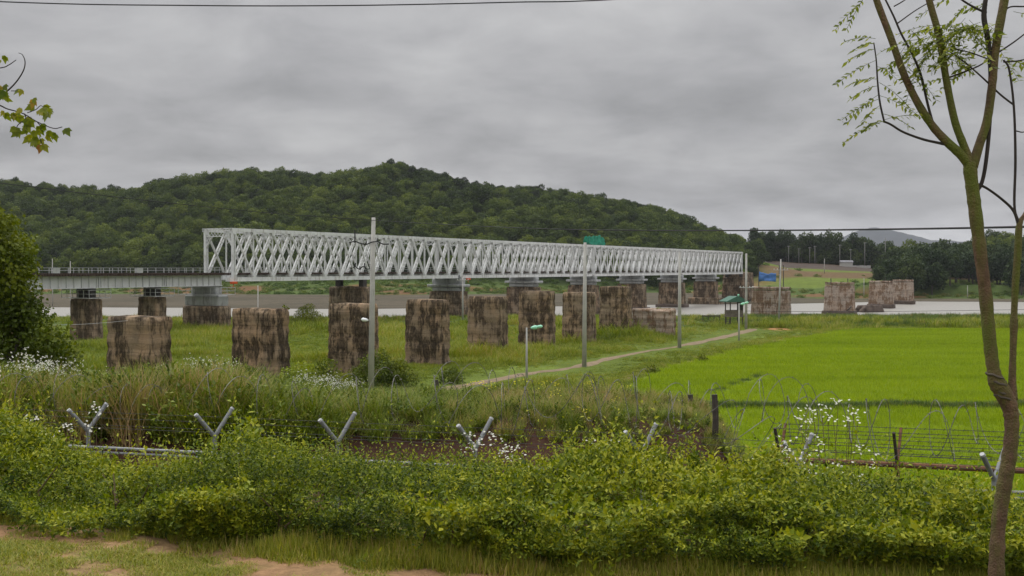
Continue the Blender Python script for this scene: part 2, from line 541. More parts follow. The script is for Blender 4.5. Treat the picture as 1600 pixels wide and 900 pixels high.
M['bluetarp'] = solid("blue_tarpaulin", (0.08, 0.19, 0.46), 0.6, 0.2, 1.5)
M['orange'] = solid("orange_paint", (0.62, 0.10, 0.03), 0.6, 0.1, 2.0)
M['hutwall'] = solid("hut_boards", (0.13, 0.11, 0.085), 0.9, 0.3, 2.0)
M['soilpath'] = solid("trodden_earth", (0.20, 0.148, 0.09), 0.95, 0.25, 0.8, bump=0.4, coords='World')
M['plaster'] = solid("pale_plaster", (0.40, 0.39, 0.36), 0.9, 0.1, 1.0)
M['roof'] = solid("grey_roof_sheet", (0.2, 0.2, 0.21), 0.7, 0.2, 1.0)
M['pier_old'] = pier_mat("stained_old_concrete", (0.275, 0.205, 0.135), (0.37, 0.25, 0.15), (0.040, 0.029, 0.018), -0.075, 0.42, (1.7, 0.62))
M['pier_mid'] = pier_mat("brown_old_concrete", (0.275, 0.21, 0.14), (0.36, 0.25, 0.15), (0.055, 0.039, 0.025), -0.075, 0.36, (1.5, 0.55))
M['pier_stone'] = pier_mat("pale_granite_courses", (0.40, 0.335, 0.275), (0.42, 0.31, 0.225), (0.18, 0.11, 0.065), -0.12, 0.45)
M['pier_under'] = pier_mat("bridge_pier_concrete", (0.30, 0.235, 0.165), (0.36, 0.245, 0.15), (0.06, 0.043, 0.028), -0.03)
M['rubble'] = solid("dark_wet_stone", (0.10, 0.075, 0.06), 0.8, 0.4, 0.8, bump=0.6)
M['mount'] = solid("far_wooded_mountain", (0.035, 0.042, 0.048), 0.95, 0.3, 0.02, coords='World')  # bluish base colour: part of the distance haze is painted into the woods
G = lambda *s: list(s)
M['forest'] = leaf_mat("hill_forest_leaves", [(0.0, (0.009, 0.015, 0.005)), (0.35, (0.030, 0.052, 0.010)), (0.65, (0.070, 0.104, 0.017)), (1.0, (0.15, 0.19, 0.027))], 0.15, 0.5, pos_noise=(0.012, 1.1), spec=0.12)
M['darkwoodleaf'] = leaf_mat("dark_wood_leaves", [(0.0, (0.012, 0.025, 0.010)), (0.5, (0.030, 0.052, 0.018)), (1.0, (0.085, 0.115, 0.028))], 0.2, 0.4, spec=0.12)
M['bush'] = leaf_mat("bush_leaves", [(0.0, (0.024, 0.042, 0.005)), (0.45, (0.085, 0.12, 0.010)), (1.0, (0.26, 0.28, 0.02))], 0.3, 0.2, pos_noise=(0.6, 0.5))
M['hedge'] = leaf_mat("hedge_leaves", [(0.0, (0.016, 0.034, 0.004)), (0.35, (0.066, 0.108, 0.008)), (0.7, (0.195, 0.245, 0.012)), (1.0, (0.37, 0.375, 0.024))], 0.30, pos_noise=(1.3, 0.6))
M['grass'] = leaf_mat("meadow_grass", [(0.0, (0.045, 0.075, 0.010)), (0.45, (0.165, 0.22, 0.016)), (0.8, (0.27, 0.31, 0.026)), (1.0, (0.34, 0.29, 0.075))], 0.35, 0.45, pos_noise=(0.09, 1.0))
M['rice'] = leaf_mat("rice_blades", [(0.0, (0.11, 0.175, 0.006)), (0.5, (0.255, 0.35, 0.010)), (1.0, (0.36, 0.43, 0.016))], 0.42, 0.10, pos_noise=(0.22, 0.85), stretch=(0.16, 1.0, 1.0))
M['weed'] = leaf_mat("weed_blades", [(0.0, (0.04, 0.065, 0.01)), (0.35, (0.12, 0.175, 0.020)), (0.65, (0.22, 0.27, 0.035)), (0.88, (0.35, 0.29, 0.10)), (1.0, (0.42, 0.29, 0.16))], 0.3, 0.35, pos_noise=(0.28, 0.75))
M['lawn'] = leaf_mat("short_lawn", [(0.0, (0.12, 0.155, 0.02)), (0.5, (0.24, 0.27, 0.035)), (0.85, (0.37, 0.35, 0.06)), (1.0, (0.46, 0.34, 0.13))], 0.35, 0.3, pos_noise=(0.9, 0.5))
M['reed'] = leaf_mat("bank_reeds", [(0.0, (0.03, 0.06, 0.012)), (0.5, (0.085, 0.145, 0.022)), (0.88, (0.17, 0.20, 0.04)), (1.0, (0.33, 0.17, 0.07))], 0.3, 0.35, pos_noise=(0.03, 0.9))
M['locust'] = leaf_mat("locust_leaflets", [(0.0, (0.09, 0.12, 0.022)), (0.6, (0.23, 0.27, 0.05)), (1.0, (0.38, 0.39, 0.09))], 0.45)
M['oak'] = leaf_mat("yellowing_green_leaves", [(0.0, (0.08, 0.12, 0.015)), (0.6, (0.20, 0.23, 0.025)), (0.95, (0.33, 0.30, 0.045)), (1.0, (0.30, 0.15, 0.05))], 0.45)
M['petal'] = leaf_mat("white_petals", [(0.0, (0.40, 0.38, 0.26)), (0.5, (0.68, 0.67, 0.56)), (1.0, (0.80, 0.80, 0.74))], 0.3)
M['yellow'] = leaf_mat("yellow_petals", [(0.0, (0.6, 0.5, 0.03)), (1.0, (0.8, 0.72, 0.08))], 0.3)
M['stem'] = solid("dry_brown_stem", (0.14, 0.10, 0.055), 0.85, 0.3, 8.0)
M['bark'] = solid("mossy_brown_bark", (0.125, 0.075, 0.05), 0.9, 0.4, 16.0, bump=0.45, dirt=((0.10, 0.115, 0.022), 6.0, 0.42, 0.60))
M['twig'] = solid("dark_twig_bark", (0.035, 0.028, 0.026), 0.85, 0.3, 12.0)
M['trunk'] = solid("tree_trunk_bark", (0.09, 0.075, 0.06), 0.9, 0.3, 1.5)

# ------------------------------------------------------------------ terrain
def hedge_line(X):
    X = np.clip(np.asarray(X, float), -9, 6)
    return 6.3 - 0.21 * X + 0.03 * X * X


YR = 640.0
_sx = [-200, 0, 100, 200, 260, 330, 400, 460, 520, 570, 625, 680, 740, 800, 860, 920, 980, 1040, 1100, 1165, 1230, 1300, 1380, 1460, 1540, 1640, 1900]
_sy = [276, 283, 284, 290, 288, 274, 260, 261, 266, 262, 253, 263, 277, 283, 290, 298, 308, 322, 340, 357, 364, 368, 382, 388, 350, 325, 300]
_ridX = np.array([(a - 800) / F * YR for a in _sx])
_ridZ = np.array([ZC + (420 - b) / F * YR - (9 if a < 1120 else 17) for a, b in zip(_sx, _sy)])
_yfX = [-400, -250, -127, -46, 0, 50, 97, 143, 250, 500]
_yfY = [335, 330, 327, 312, 330, 352, 362, 388, 368, 360]


def height(X, Y):
    X = np.asarray(X, float); Y = np.asarray(Y, float)
    ye = Y - (hedge_line(X) - 6.3) * (1 - S(9, 16, Y))
    pl = np.interp(ye, [-60, 0, 5, 6.3, 7.3, 8.4, 11, 13.5, 17.3, 18.0, 18.7, 19.3, 23, 27, 34, 45, 56, 9000],
                   [-1.4, -1.62, -1.75, -1.78, -1.95, -2.45, -3.15, -3.4, -3.55, -3.4, -2.95, -2.72, -2.85, -4.0, -6.0, -8.3, -9.4, -9.4])
    pr = np.interp(ye, [-60, 0, 5, 6.3, 7.3, 8.4, 11, 13.5, 16, 20, 30, 38, 9000],
                   [-1.4, -1.62, -1.75, -1.78, -1.95, -2.45, -3.15, -3.5, -4.0, -5.0, -7.9, -9.5, -9.5])
    left = 1 - S(3.4, 5.4, X - 0.12 * (Y - 20) + 0.6 * (vnoise(Y * 0.5, X * 0.2) - 0.5))
    p = pr * (1 - left) + pl * left
    p = p + S(9, 16, Y) * (fbm(X * 0.45, Y * 0.45, 3) - 0.5) * 0.35 * (1 - 0.6 * S(30, 60, Y))
    p = p + (fbm(X * 0.7 + 9, Y * 0.7, 3) - 0.5) * 0.07
    # river
    bank0 = 204 + 10 * (fbm(X * 0.02 + 3, Y * 0 + 1, 3) - 0.5)
    p = p - 4.2 * S(bank0, bank0 + 30, Y)
    yf = np.interp(X, _yfX, _yfY) + 6 * (fbm(X * 0.03, Y * 0 + 5, 3) - 0.5)
    # far shore: mud, grassy bank, terrace, hill
    mud = 1.9 + (1.1 * S(yf, yf + 110, Y)) * 1.0
    rightside = S(60, 130, X)
    bank1 = yf + lerp(115, 22, rightside)
    q = -9.4 - 4.2 + S(yf - 25, yf + 4, Y) * mud
    q = q + S(bank1, bank1 + lerp(45, 60, rightside), Y) * lerp(4.4, 3.6, rightside)
    zr = np.interp(X, _ridX, _ridZ) - ZC
    yb = lerp(478, 425, S(95, 150, X))
    t = np.clip((Y - yb) / (YR - yb), 0, 1)
    hill = lerp(np.sin(t * math.pi / 2) ** 1.1, t ** 0.95, rightside)
    base = np.where(Y > yf + 60, q, -7.0)
    hz = base + (zr - base) * hill + (fbm(X * 0.016 + 2, Y * 0.016, 3) - 0.5) * 22 * hill * (1 - t ** 4) * (1 - rightside * 0.7)
    far = np.where(Y > YR, zr - (Y - YR) * 0.10, hz)
    far = np.maximum(far, -16)
    q = np.where(Y > yb, far, q)
    p = np.where(Y > 300, q, np.where(Y > 285, p + (q - p) * S(285, 300, Y), p))
    return p + ZC


PATH = [(-14, 66), (-9.5, 74), (-5, 82.5), (-1.2, 89.5), (1.9, 95), (6, 100.5), (11.0, 112), (16.8, 123), (22, 132), (26.5, 141), (32, 152), (38, 166)]
PATH_S = np.array(spline(PATH, 6))


def path_d(X, Y):
    d = np.full(np.shape(X), 1e9)
    for a, b in zip(PATH_S[:-1], PATH_S[1:]):
        ab = b - a
        t = np.clip(((X - a[0]) * ab[0] + (Y - a[1]) * ab[1]) / (ab @ ab), 0, 1)
        d = np.minimum(d, np.hypot(X - a[0] - ab[0] * t, Y - a[1] - ab[1] * t))
    return d


def rice_edge(Y):
    return np.interp(Y, [34, 42, 80, 97, 127, 155, 170], [3.2, 4.0, 7.8, 12.8, 28, 46.5, 55])


def bund(X, Y):
    """raised grassy strips between the paddies: 0..1"""
    b1 = np.exp(-((Y - 72 - 0.02 * X - 1.2 * (fbm(X * 0.25, X * 0 + 3, 2) - 0.5)) / 1.0) ** 2)
    a = np.array((14.5, 79.5)); c = np.array((23, 96.0)); ab = c - a
    t = np.clip(((X - a[0]) * ab[0] + (Y - a[1]) * ab[1]) / (ab @ ab), 0, 1)
    b2 = np.exp(-(np.hypot(X - a[0] - ab[0] * t, Y - a[1] - ab[1] * t) / 0.6) ** 2)
    return np.maximum(b1, b2 * 0.8)


def rice_mask(X, Y):
    e = rice_edge(Y) + 1.5 * (fbm(X * 0 + 2, Y * 0.15, 3) - 0.5)
    return (X > e) & (Y > 37) & (Y < 166) & (bund(X, Y) < 0.5)


def soil_mask(X, Y):
    c = np.interp(X, [-4.6, -3.6, -2.4, -0.7, 0.3, 1.2, 2], [7.35, 7.08, 6.66, 6.06, 5.74, 5.46, 5.3])
    d = (Y - c) / np.interp(X, [-4, -3, -1.2, 0, 1], [0.28, 0.42, 0.42, 0.40, 0.25])
    m = np.exp(-d * d) * S(-4.4, -3.4, X) * (1 - S(0.5, 1.1, X))
    m = m + 0.5 * np.exp(-((X + 3.6) / 0.9) ** 2 - ((Y - 6.1) / 0.25) ** 2)
    return 0.88 * S(0.26, 0.95, m * 1.15 + 2.4 * (fbm(X * 2.6 + 4.2, Y * 5.5, 4) - 0.5)) * np.clip(m * 3, 0, 1)


def build_ground():
    ys = np.concatenate([np.linspace(-40, 0, 16)[:-1], np.geomspace(5, 35, 200) - 5, np.geomspace(35, 335, 300)[1:] - 5,
                         np.geomspace(335, 900, 150)[1:] - 5, np.geomspace(900, 7000, 14)[1:]])
    us = np.linspace(-1, 1, 340)
    us = np.sign(us) * np.abs(us) ** 1.25
    UU, YY = np.meshgrid(us, ys)
    XX = UU * np.where(YY < 0, 30, 30 + YY * 0.95)
    Z = height(XX, YY)
    nr, nc = XX.shape
    V = np.stack([XX, YY, Z], -1).reshape(-1, 3)
    i = (np.arange(nr - 1)[:, None] * nc + np.arange(nc - 1)).ravel()
    Q = np.stack([i, i + 1, i + nc + 1, i + nc], 1)
    X = V[:, 0]; Y = V[:, 1]; zz = V[:, 2]
    C = np.empty((len(V), 3))
    grass = np.array((0.10, 0.135, 0.02))
    C[:] = grass

    def put(col, w):
        w = np.clip(w, 0, 1)[:, None]
        C[:] = C * (1 - w) + np.array(col) * w
    n = fbm(X * 0.06, Y * 0.06, 4)
    put((0.15, 0.20, 0.035), S(0.45, 0.7, n))
    put((0.17, 0.21, 0.04), 1 - S(8, 11, Y))
    sm = soil_mask(X, Y) * (Y < 9)
    put((0.36, 0.215, 0.115), sm * 1.2)
    fl = fbm(X * 1.3, Y * 2.2, 4)
    put((0.30, 0.20, 0.10), (Y < 9) * S(0.46, 0.62, fl) * 0.8)
    hl = hedge_line(X)
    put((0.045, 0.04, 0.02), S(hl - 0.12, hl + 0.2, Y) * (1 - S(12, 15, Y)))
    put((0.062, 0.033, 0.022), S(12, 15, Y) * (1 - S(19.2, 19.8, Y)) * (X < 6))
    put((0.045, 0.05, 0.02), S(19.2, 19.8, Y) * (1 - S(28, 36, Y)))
    put((0.17, 0.24, 0.006), rice_mask(X, Y) * 1.0)
    put((0.07, 0.10, 0.02), bund(X, Y) * (X > rice_edge(Y)) * (Y < 100) * (Y > 40))
    put((0.30, 0.20, 0.11), np.exp(-((X - rice_edge(Y) + 0.8) / 0.8) ** 2) * (Y > 85) * (Y < 150) * 0.8)
    put((0.06, 0.09, 0.022), S(168, 176, Y))
    put((0.36, 0.19, 0.08), S(0.5, 0.62, fbm(X * 0.05 + 8, Y * 0.08, 3)) * S(160, 166, Y) * (1 - S(172, 178, Y)) * (X > 40))
    yf = np.interp(X, _yfX, _yfY)
    low = 1 - S(0.5, 1.3, zz)
    put((0.10, 0.075, 0.055), low * (Y > 215))
    rs = S(60, 130, X)
    b1 = yf + lerp(115, 22, rs)
    mudw = S(yf - 20, yf, Y) * (1 - S(b1 - 6, b1 + 4, Y))
    put((0.10, 0.085, 0.06), mudw)
    put((0.075, 0.066, 0.045), mudw * S(0.45, 0.6, fbm(X * 0.03, Y * 0.12, 3)) * 0.8)
    bk = S(b1 - 4, b1 + 8, Y)
    put((0.075, 0.11, 0.028), bk)
    put((0.17, 0.085, 0.045), bk * S(0.47, 0.58, fbm(X * 0.022 + 4, Y * 0.05, 3)) * 0.85)
    # ploughed terrace beyond the river on the right
    terr = S(100, 125, X) * (1 - S(225, 245, X))
    put((0.12, 0.16, 0.03), terr * S(440, 446, Y) * (1 - S(540, 546, Y)))
    put((0.135, 0.09, 0.045), terr * S(468, 474, Y) * (1 - S(514, 522, Y)))
    put((0.085, 0.066, 0.055), terr * S(543, 547, Y) * (1 - S(594, 600, Y)))
    put((0.03, 0.045, 0.015), S(470, 490, Y) * (1 - terr))
    put((0.03, 0.045, 0.015), S(596, 606, Y))
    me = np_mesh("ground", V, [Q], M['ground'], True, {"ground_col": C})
    return tag(link("ground", me), kind='structure')


build_ground()


def build_water():
    V = [(-900, 205, 0), (900, 205, 0), (900, 520, 0), (-900, 520, 0), (-900, 205, -3), (900, 205, -3), (900, 520, -3), (-900, 520, -3)]
    me = bpy.data.meshes.new("river_water")
    me.from_pydata(V[:4], [], [(0, 1, 2, 3)])
    me.materials.append(M['water'])
    tag(link("river_water", me), kind='structure')


build_water()


def build_path():
    pts = PATH_S
    V = []; nW = 7
    for i, p in enumerate(pts):
        d = pts[min(i + 1, len(pts) - 1)] - pts[max(i - 1, 0)]
        d = d / np.hypot(*d); nn = np.array((-d[1], d[0]))
        w = 0.72 + 0.7 * (vnoise(i * 0.57, 2.2) - 0.5)
        if 40 < i < 48 : w *= 0.6
        for k in range(nW):
            q = p + nn * w * (2 * k / (nW - 1) - 1)
            e = abs(2 * k / (nW - 1) - 1)
            V.append((q[0], q[1], float(height(q[0], q[1])) + 0.06 - 0.05 * e ** 2))
    V = np.array(V)
    i = (np.arange(len(pts) - 1)[:, None] * nW + np.arange(nW - 1)).ravel()
    Q = np.stack([i, i + 1, i + nW + 1, i + nW], 1)
    tag(link("path", np_mesh("path", V, [Q], M['soilpath'], True)), kind='structure')


build_path()


def build_mountain():
    xs = np.linspace(600, 3400, 120)
    ys = np.linspace(4300, 5600, 30)
    prof_x = [600, 1290, 1400, 1480, 1560, 1625, 1700, 1780, 1860, 1960, 2200, 3400]
    prof_z = [20, 60, 110, 150, 186, 203, 192, 172, 150, 146, 120, 40]
    XX, YY = np.meshgrid(xs, ys)
    r = np.interp(XX, prof_x, prof_z)
    t = np.abs(YY - 4750) / 700
    Z = r * np.clip(1 - t ** 1.3, -0.1, 1) + (fbm(XX * 0.01, YY * 0.01, 4) - 0.5) * 24 - 4
    nr, nc = XX.shape
    i = (np.arange(nr - 1)[:, None] * nc + np.arange(nc - 1)).ravel()
    Q = np.stack([i, i + 1, i + nc + 1, i + nc], 1)
    tag(link("mountain", np_mesh("mountain", np.stack([XX, YY, Z], -1).reshape(-1, 3), [Q], M['mount'], True)), kind='structure')


build_mountain()

# ------------------------------------------------------------------ bridges
E = np.array((math.sin(R(29.1)), math.cos(R(29.1))))      # direction both bridges run
NB = np.array((E[1], -E[0]))                              # sideways, towards the camera
BANG = math.atan2(E[1], E[0])
ZB = 10.0                                                 # underside of the bottom chord
P0 = np.array((-41.8, 158.0))                             # near truss plane at the portal


def bpt(t, s=0.0):
    """t metres along the bridge from the portal, s metres towards the far truss"""
    q = P0 + E * t - NB * s
    return float(q[0]), float(q[1])


W = 5.6; HT = 8.0; SPAN = 64.4; NP_ = 15; PITCH = (SPAN - 0.5) / NP_


def lattice(mb, a, b, wid, depth, bay, flat=0.09, nrm=(0, 1, 0), cross=True, dep=0.22):
    """two flanges joined by crossed lacing between points a and b; wid = distance between the flanges"""
    a = Vector(a); b = Vector(b); d = (b - a); ln = d.length; d.normalize()
    n = Vector(nrm); r = d.cross(n).normalized()
    for s in (-1, 1):
        mb.bar(a + r * s * wid / 2, b + r * s * wid / 2, flat, dep, n)
    k = max(1, int(ln / bay))
    for i in range(k):
        p = a + d * (ln * i / k); q = a + d * (ln * (i + 1) / k)
        mb.bar(p - r * wid / 2, q + r * wid / 2, 0.06, 0.03, n)
        if cross: mb.bar(p + r * wid / 2, q - r * wid / 2, 0.06, 0.025, n)


def ladder(mb, a, b, wid, dep=0.3, step=0.82, flat=0.10, nrm=(0, 1, 0)):
    a = Vector(a); b = Vector(b); d = (b - a); ln = d.length; d.normalize()
    n = Vector(nrm); r = d.cross(n).normalized()
    for s in (-1, 1):
        mb.bar(a + r * s * wid / 2, b + r * s * wid / 2, flat, dep, n)
    k = int(ln / step)
    for i in range(k + 1):
        p = a + d * (ln * (i + 0.5) / (k + 1))
        mb.bar(p - d * 0.16, p + d * 0.16, wid - flat - 0.004, 0.03, n)


def build_truss():
    z0, z1 = 0.55, HT - 0.3
    up = MB(); ladder(up, (0, 0, z0), (PITCH, 0, z1), 0.44)
    up = up.mesh("diagonal", M['paint'])
    dn = MB()
    for s in (-0.105, 0.105): dn.bar((0, s, z1), (PITCH, s, z0), 0.26, 0.05, (0, 1, 0))
    dn = dn.mesh("diagonal", M['paint'])
    vt = MB(); vt.bar((0, 0, z0), (0, 0, z1), 0.16, 0.2, (0, 1, 0)); vt = vt.mesh("vertical", M['paint'])
    ep = MB(); ladder(ep, (0, 0, 0.1), (0, 0, HT - 0.1), 0.42, 0.42, 0.8, 0.12); ep = ep.mesh("end_post", M['paint'])
    tchord = MB()
    tchord.box(-0.3, SPAN - 0.05, -0.26, 0.26, HT - 0.08, HT)
    for k in range(NP_ + 1):
        x = 0.2 + k * PITCH
        tchord.box(x - 0.36, x + 0.36, -0.288, -0.264, HT - 0.95, HT - 0.30)
    for s in (-0.235, 0.235): tchord.box(-0.3, SPAN - 0.05, s - 0.025, s + 0.025, HT - 0.52, HT - 0.083)
    tchord = tchord.mesh("top_chord", M['paint'])
    bch = MB()
    bch.box(-1.2, SPAN - 0.05, -0.3, 0.3, 0.0, 0.06)
    for s in (-0.24, 0.24): bch.box(-1.2, SPAN - 0.05, s - 0.025, s + 0.025, 0.063, 0.62)
    for k in range(NP_ + 1):
        x = 0.2 + k * PITCH
        bch.box(x - 0.32, x + 0.32, -0.293, -0.268, 0.3, 1.0)
    bch = bch.mesh("bottom_chord", M['paint'])
    fb = MB(); fb.box(-0.12, 0.12, 0.32, W - 0.32, 0.25, 0.98); fb = fb.mesh("floor_beam", M['paint'])
    st = MB(); st.box(0, SPAN - 0.1, -0.05, 0.05, 0.40, 0.93); st.box(0, SPAN - 0.1, -0.16, 0.16, 0.932, 0.98); st = st.mesh("stringer", M['girder'])
    dk = MB(); dk.box(0, SPAN - 0.06, 0.75, W - 0.75, 0.985, 1.27)
    dk = dk.mesh("deck", M['timber'])
    sw = MB()
    lattice(sw, (0, 0.28, HT - 0.75), (0, W - 0.28, HT - 0.75), 1.0, 0.2, 0.9, nrm=(1, 0, 0))
    sw.bar((0, 0.2, HT - 2.2), (0, 1.2, HT - 1.25), 0.09, 0.09); sw.bar((0, W - 0.2, HT - 2.2), (0, W - 1.2, HT - 1.25), 0.09, 0.09)
    sw = sw.mesh("sway_frame", M['paint'])
    lb = MB()
    lb.bar((0, 0.2, HT - 0.2), (PITCH, W - 0.2, HT - 0.2), 0.14, 0.05); lb.bar((0, W - 0.2, HT - 0.26), (PITCH, 0.2, HT - 0.26), 0.14, 0.05)
    lb = lb.mesh("lateral_brace", M['paint'])
    po = MB()
    lattice(po, (0, 0.2, HT - 0.62), (0, W - 0.2, HT - 0.62), 1.15, 0.3, 0.62, flat=0.13, nrm=(1, 0, 0), dep=0.34)
    for s in (0, 1):
        y0 = 0.22 if not s else W - 0.22; y1 = 1.35 if not s else W - 1.35
        po.bar((0, y0, HT - 2.7), (0, y1, HT - 1.2), 0.13, 0.3, (1, 0, 0))
        po.bar((0, y0, HT - 1.9), (0, (y0 + y1) / 2, HT - 1.2), 0.07, 0.1, (1, 0, 0))
    po = po.mesh("portal_frame", M['paint'])
    rl = MB()
    for y in (0.85, W - 0.85):
        for z in (1.75, 2.15): rl.bar((0, y, z), (SPAN - 0.1, y, z), 0.05, 0.05)
        for k in range(33): rl.bar((k * 1.95 + 0.2, y, 1.27), (k * 1.95 + 0.2, y, 2.17), 0.05, 0.05, (1, 0, 0))
    rl = rl.mesh("handrail", M['rail'])
    labels = ["pale grey lattice truss span whose open portal frame faces the approach",
              "pale grey lattice truss span, second along the bridge from the open portal",
              "pale grey lattice truss span, third from the portal, green sheet on its top",
              "pale grey lattice truss span, last of the bridge, ending at the far bank"]
    for i in range(4):
        x, y = bpt(i * SPAN)
        root = tag(empty("truss_span", (x, y, ZB), BANG), labels[i], "bridge span", "steel truss spans of the railway bridge")
        for s in (0, W):
            link("top_chord", tchord, root, (0, s, 0)); link("bottom_chord", bch, root, (0, s, 0))
            for k in range(NP_ + 1):
                xk = 0.2 + k * PITCH
                if k in (0, NP_): link("end_post", ep, root, (xk - (0.0 if k == 0 else 0.1), s, 0))
                else: link("vertical", vt, root, (xk, s, 0))
                if k < NP_:
                    link("diagonal", up, root, (xk, s, 0)); link("diagonal", dn, root, (xk, s, 0))
        for k in range(NP_ + 1):
            xk = 0.2 + k * PITCH
            link("floor_beam", fb, root, (xk, 0, 0))
            if (i == 0 and k == 0): link("portal_frame", po, root, (xk, 0, 0))
            else: link("sway_frame", sw, root, (xk - (0.1 if k == NP_ else 0), 0, 0))
            if k < NP_: link("lateral_brace", lb, root, (xk, 0, 0))
        for s in (1.3, 2.2, W - 2.2, W - 1.3): link("stringer", st, root, (0, s, 0))
        link("deck", dk, root); link("handrail", rl, root)


build_truss()


def build_girders():
    LG = 11.0
    web = MB(); web.box(0.06, LG - 0.06, -0.02, 0.02, -0.55, 0.9); web = web.mesh("web_plate", M['girder'])
    fl = MB(); fl.box(0.05, LG - 0.05, -0.22, 0.22, 0.9, 0.96); fl = fl.mesh("flange", M['girder'])
    fl2 = MB(); fl2.box(0.05, LG - 0.05, -0.22, 0.22, -0.62, -0.55); fl2 = fl2.mesh("flange", M['girder'])
    sf = MB(); sf.box(-0.025, 0.025, -0.17, -0.022, -0.545, 0.895); sf = sf.mesh("stiffener", M['girder'])
    dk = MB()
    k = 0
    while k * 0.42 < LG - 0.3:
        dk.box(0.05 + k * 0.42, 0.05 + k * 0.42 + 0.30, -0.75, W - 0.35, 0.965, 1.17); k += 1
    dk.box(0.02, LG - 0.02, -0.75, -0.5, 1.172, 1.33); dk.box(0.02, LG - 0.02, W - 0.6, W - 0.35, 1.172, 1.33)
    dk = dk.mesh("deck", M['timber'])
    rl = MB()
    for y in (-0.62, W - 0.48):
        for z in (1.70, 2.02): rl.bar((0, y, z), (LG, y, z), 0.045, 0.045)
        for q in range(8): rl.bar((0.3 + q * 1.45, y, 1.33), (0.3 + q * 1.45, y, 2.04), 0.055, 0.055, (1, 0, 0))
    rl = rl.mesh("handrail", M['rail'])
    cr = MB(); cr.box(-0.04, 0.04, 0.05, W - 0.95, -0.4, 0.8); cr = cr.mesh("cross_frame", M['girder'])
    labs = ["grey plate girder span joining the truss portal", "grey plate girder span, second out from the truss portal",
            "grey plate girder span, third out from the truss portal", "grey plate girder span half hidden by the dark bushy tree"]
    for i in range(4):
        t0 = -2.25 - LG * (i + 1)
        x, y = bpt(t0)
        root = tag(empty("girder_span", (x, y, ZB), BANG), labs[i], "bridge span", "plate girder spans of the approach")
        for s in (0.0, W - 0.9):
            link("web_plate", web, root, (0, s, 0)); link("flange", fl, root, (0, s, 0)); link("flange", fl2, root, (0, s, 0))
        for q in range(10): link("stiffener", sf, root, (0.35 + q * 1.144, 0, 0))
        for q in range(4): link("cross_frame", cr, root, (0.4 + q * 3.4, 0, 0))
        link("deck", dk, root); link("handrail", rl, root)


build_girders()


def pier_mesh(name, mat, L, T, ztop, zbot, lifts, batter=0.05, seed=0, chip=0.10, rounded=0.12, top_rough=0.10):
    """battered pier: stacked pours with recessed joints, worn corners and an uneven top. local x = along bridge, y = across"""
    r = np.random.default_rng(seed)
    per = []
    nl, nt = max(6, int(L / 0.28)), max(4, int(T / 0.3))
    for k in range(nl): per.append((-T / 2, L / 2 - L * k / nl))
    for k in range(nt): per.append((-T / 2 + T * k / nt, -L / 2))
    for k in range(nl): per.append((T / 2, -L / 2 + L * k / nl))
    for k in range(nt): per.append((T / 2 - T * k / nt, L / 2))
    per = np.array(per)
    n = len(per)
    zs = []
    hh = (ztop - zbot)
    cuts = np.linspace(0, 1, lifts + 1)
    for a, b in zip(cuts[:-1], cuts[1:]):
        m = max(3, int((b - a) * hh / 0.3))
        for k in range(m + 1):
            zs.append((a + (b - a) * (k / m) * 0.985 + 0.004 * (k == 0), 0.0 if 0 < k < m else 0.05))
    rings = []
    for f, ins in zs:
        z = zbot + hh * f
        sc = 1 + batter * (1 - f) * hh / (T if False else 3.0)
        q = per.copy()
        corner = np.clip((np.abs(q[:, 0]) / (T / 2)) + (np.abs(q[:, 1]) / (L / 2)) - 2 + rounded, 0, 1)
        q = q * sc
        nz = fbm(q[:, 0] * 1.3 + seed * 7.1 + q[:, 1] * 0.9, np.full(n, z * 1.1) + q[:, 1] * 0.5 + seed, 4) - 0.5
        inset = ins * 1.6 + corner * (0.05 + 0.5 * chip * (nz + 0.5)) + nz * chip * 0.5
        big = S(0.62, 0.80, fbm(q[:, 1] * 0.55 + seed * 3.3, np.full(n, z * 0.55) + q[:, 0], 2)) * chip * 1.3
        ln = np.linalg.norm(q, axis=1, keepdims=True)
        dirn = np.stack([np.sign(q[:, 0]) * (np.abs(q[:, 0]) / (T / 2) > 0.98), np.sign(q[:, 1]) * (np.abs(q[:, 1]) / (L / 2) > 0.98)], 1)
        dirn = dirn / (np.linalg.norm(dirn, axis=1, keepdims=True) + 1e-6)
        q = q - dirn * (inset + big)[:, None]
        zz = np.full(n, z)
        if f > 0.9: zz = zz - top_rough * (fbm(q[:, 0] * 0.9 + seed, q[:, 1] * 0.9, 3)) * (f - 0.9) * 10
        rings.append(np.concatenate([q, zz[:, None]], 1))
    V = np.concatenate(rings)
    Fq = []
    for i in range(len(rings) - 1):
        a = i * n + np.arange(n); b = i * n + (np.arange(n) + 1) % n
        Fq.append(np.stack([a, b, b + n, a + n], 1))
    last = (len(rings) - 1) * n
    # top as concentric rings
    cur = rings[-1]; base = last
    for s in (0.6, 0.2):
        nx = cur.copy(); nx[:, :2] *= s; nx[:, 2] = ztop - top_rough * fbm(nx[:, 0] * 1.2 + seed, nx[:, 1] * 1.2, 3) + 0.03
        V = np.concatenate([V, nx])
        nb = len(V) - n
        a = base + np.arange(n); b = base + (np.arange(n) + 1) % n
        c = nb + np.arange(n); d = nb + (np.arange(n) + 1) % n
        Fq.append(np.stack([a, b, d, c], 1)); base = nb
    V = np.concatenate([V, [[0, 0, ztop - top_rough * 0.4]]])
    tri = np.stack([base + np.arange(n), base + (np.arange(n) + 1) % n, np.full(n, len(V) - 1)], 1)
    Qs = np.concatenate(Fq)[:, ::-1]
    return np_mesh(name, V, [Qs, tri[:, ::-1]], mat, False)


KF = 1.09e5


def front_pos(px):
    Yp = KF / (1718 - px)
    return (px - 800) / F * Yp, Yp


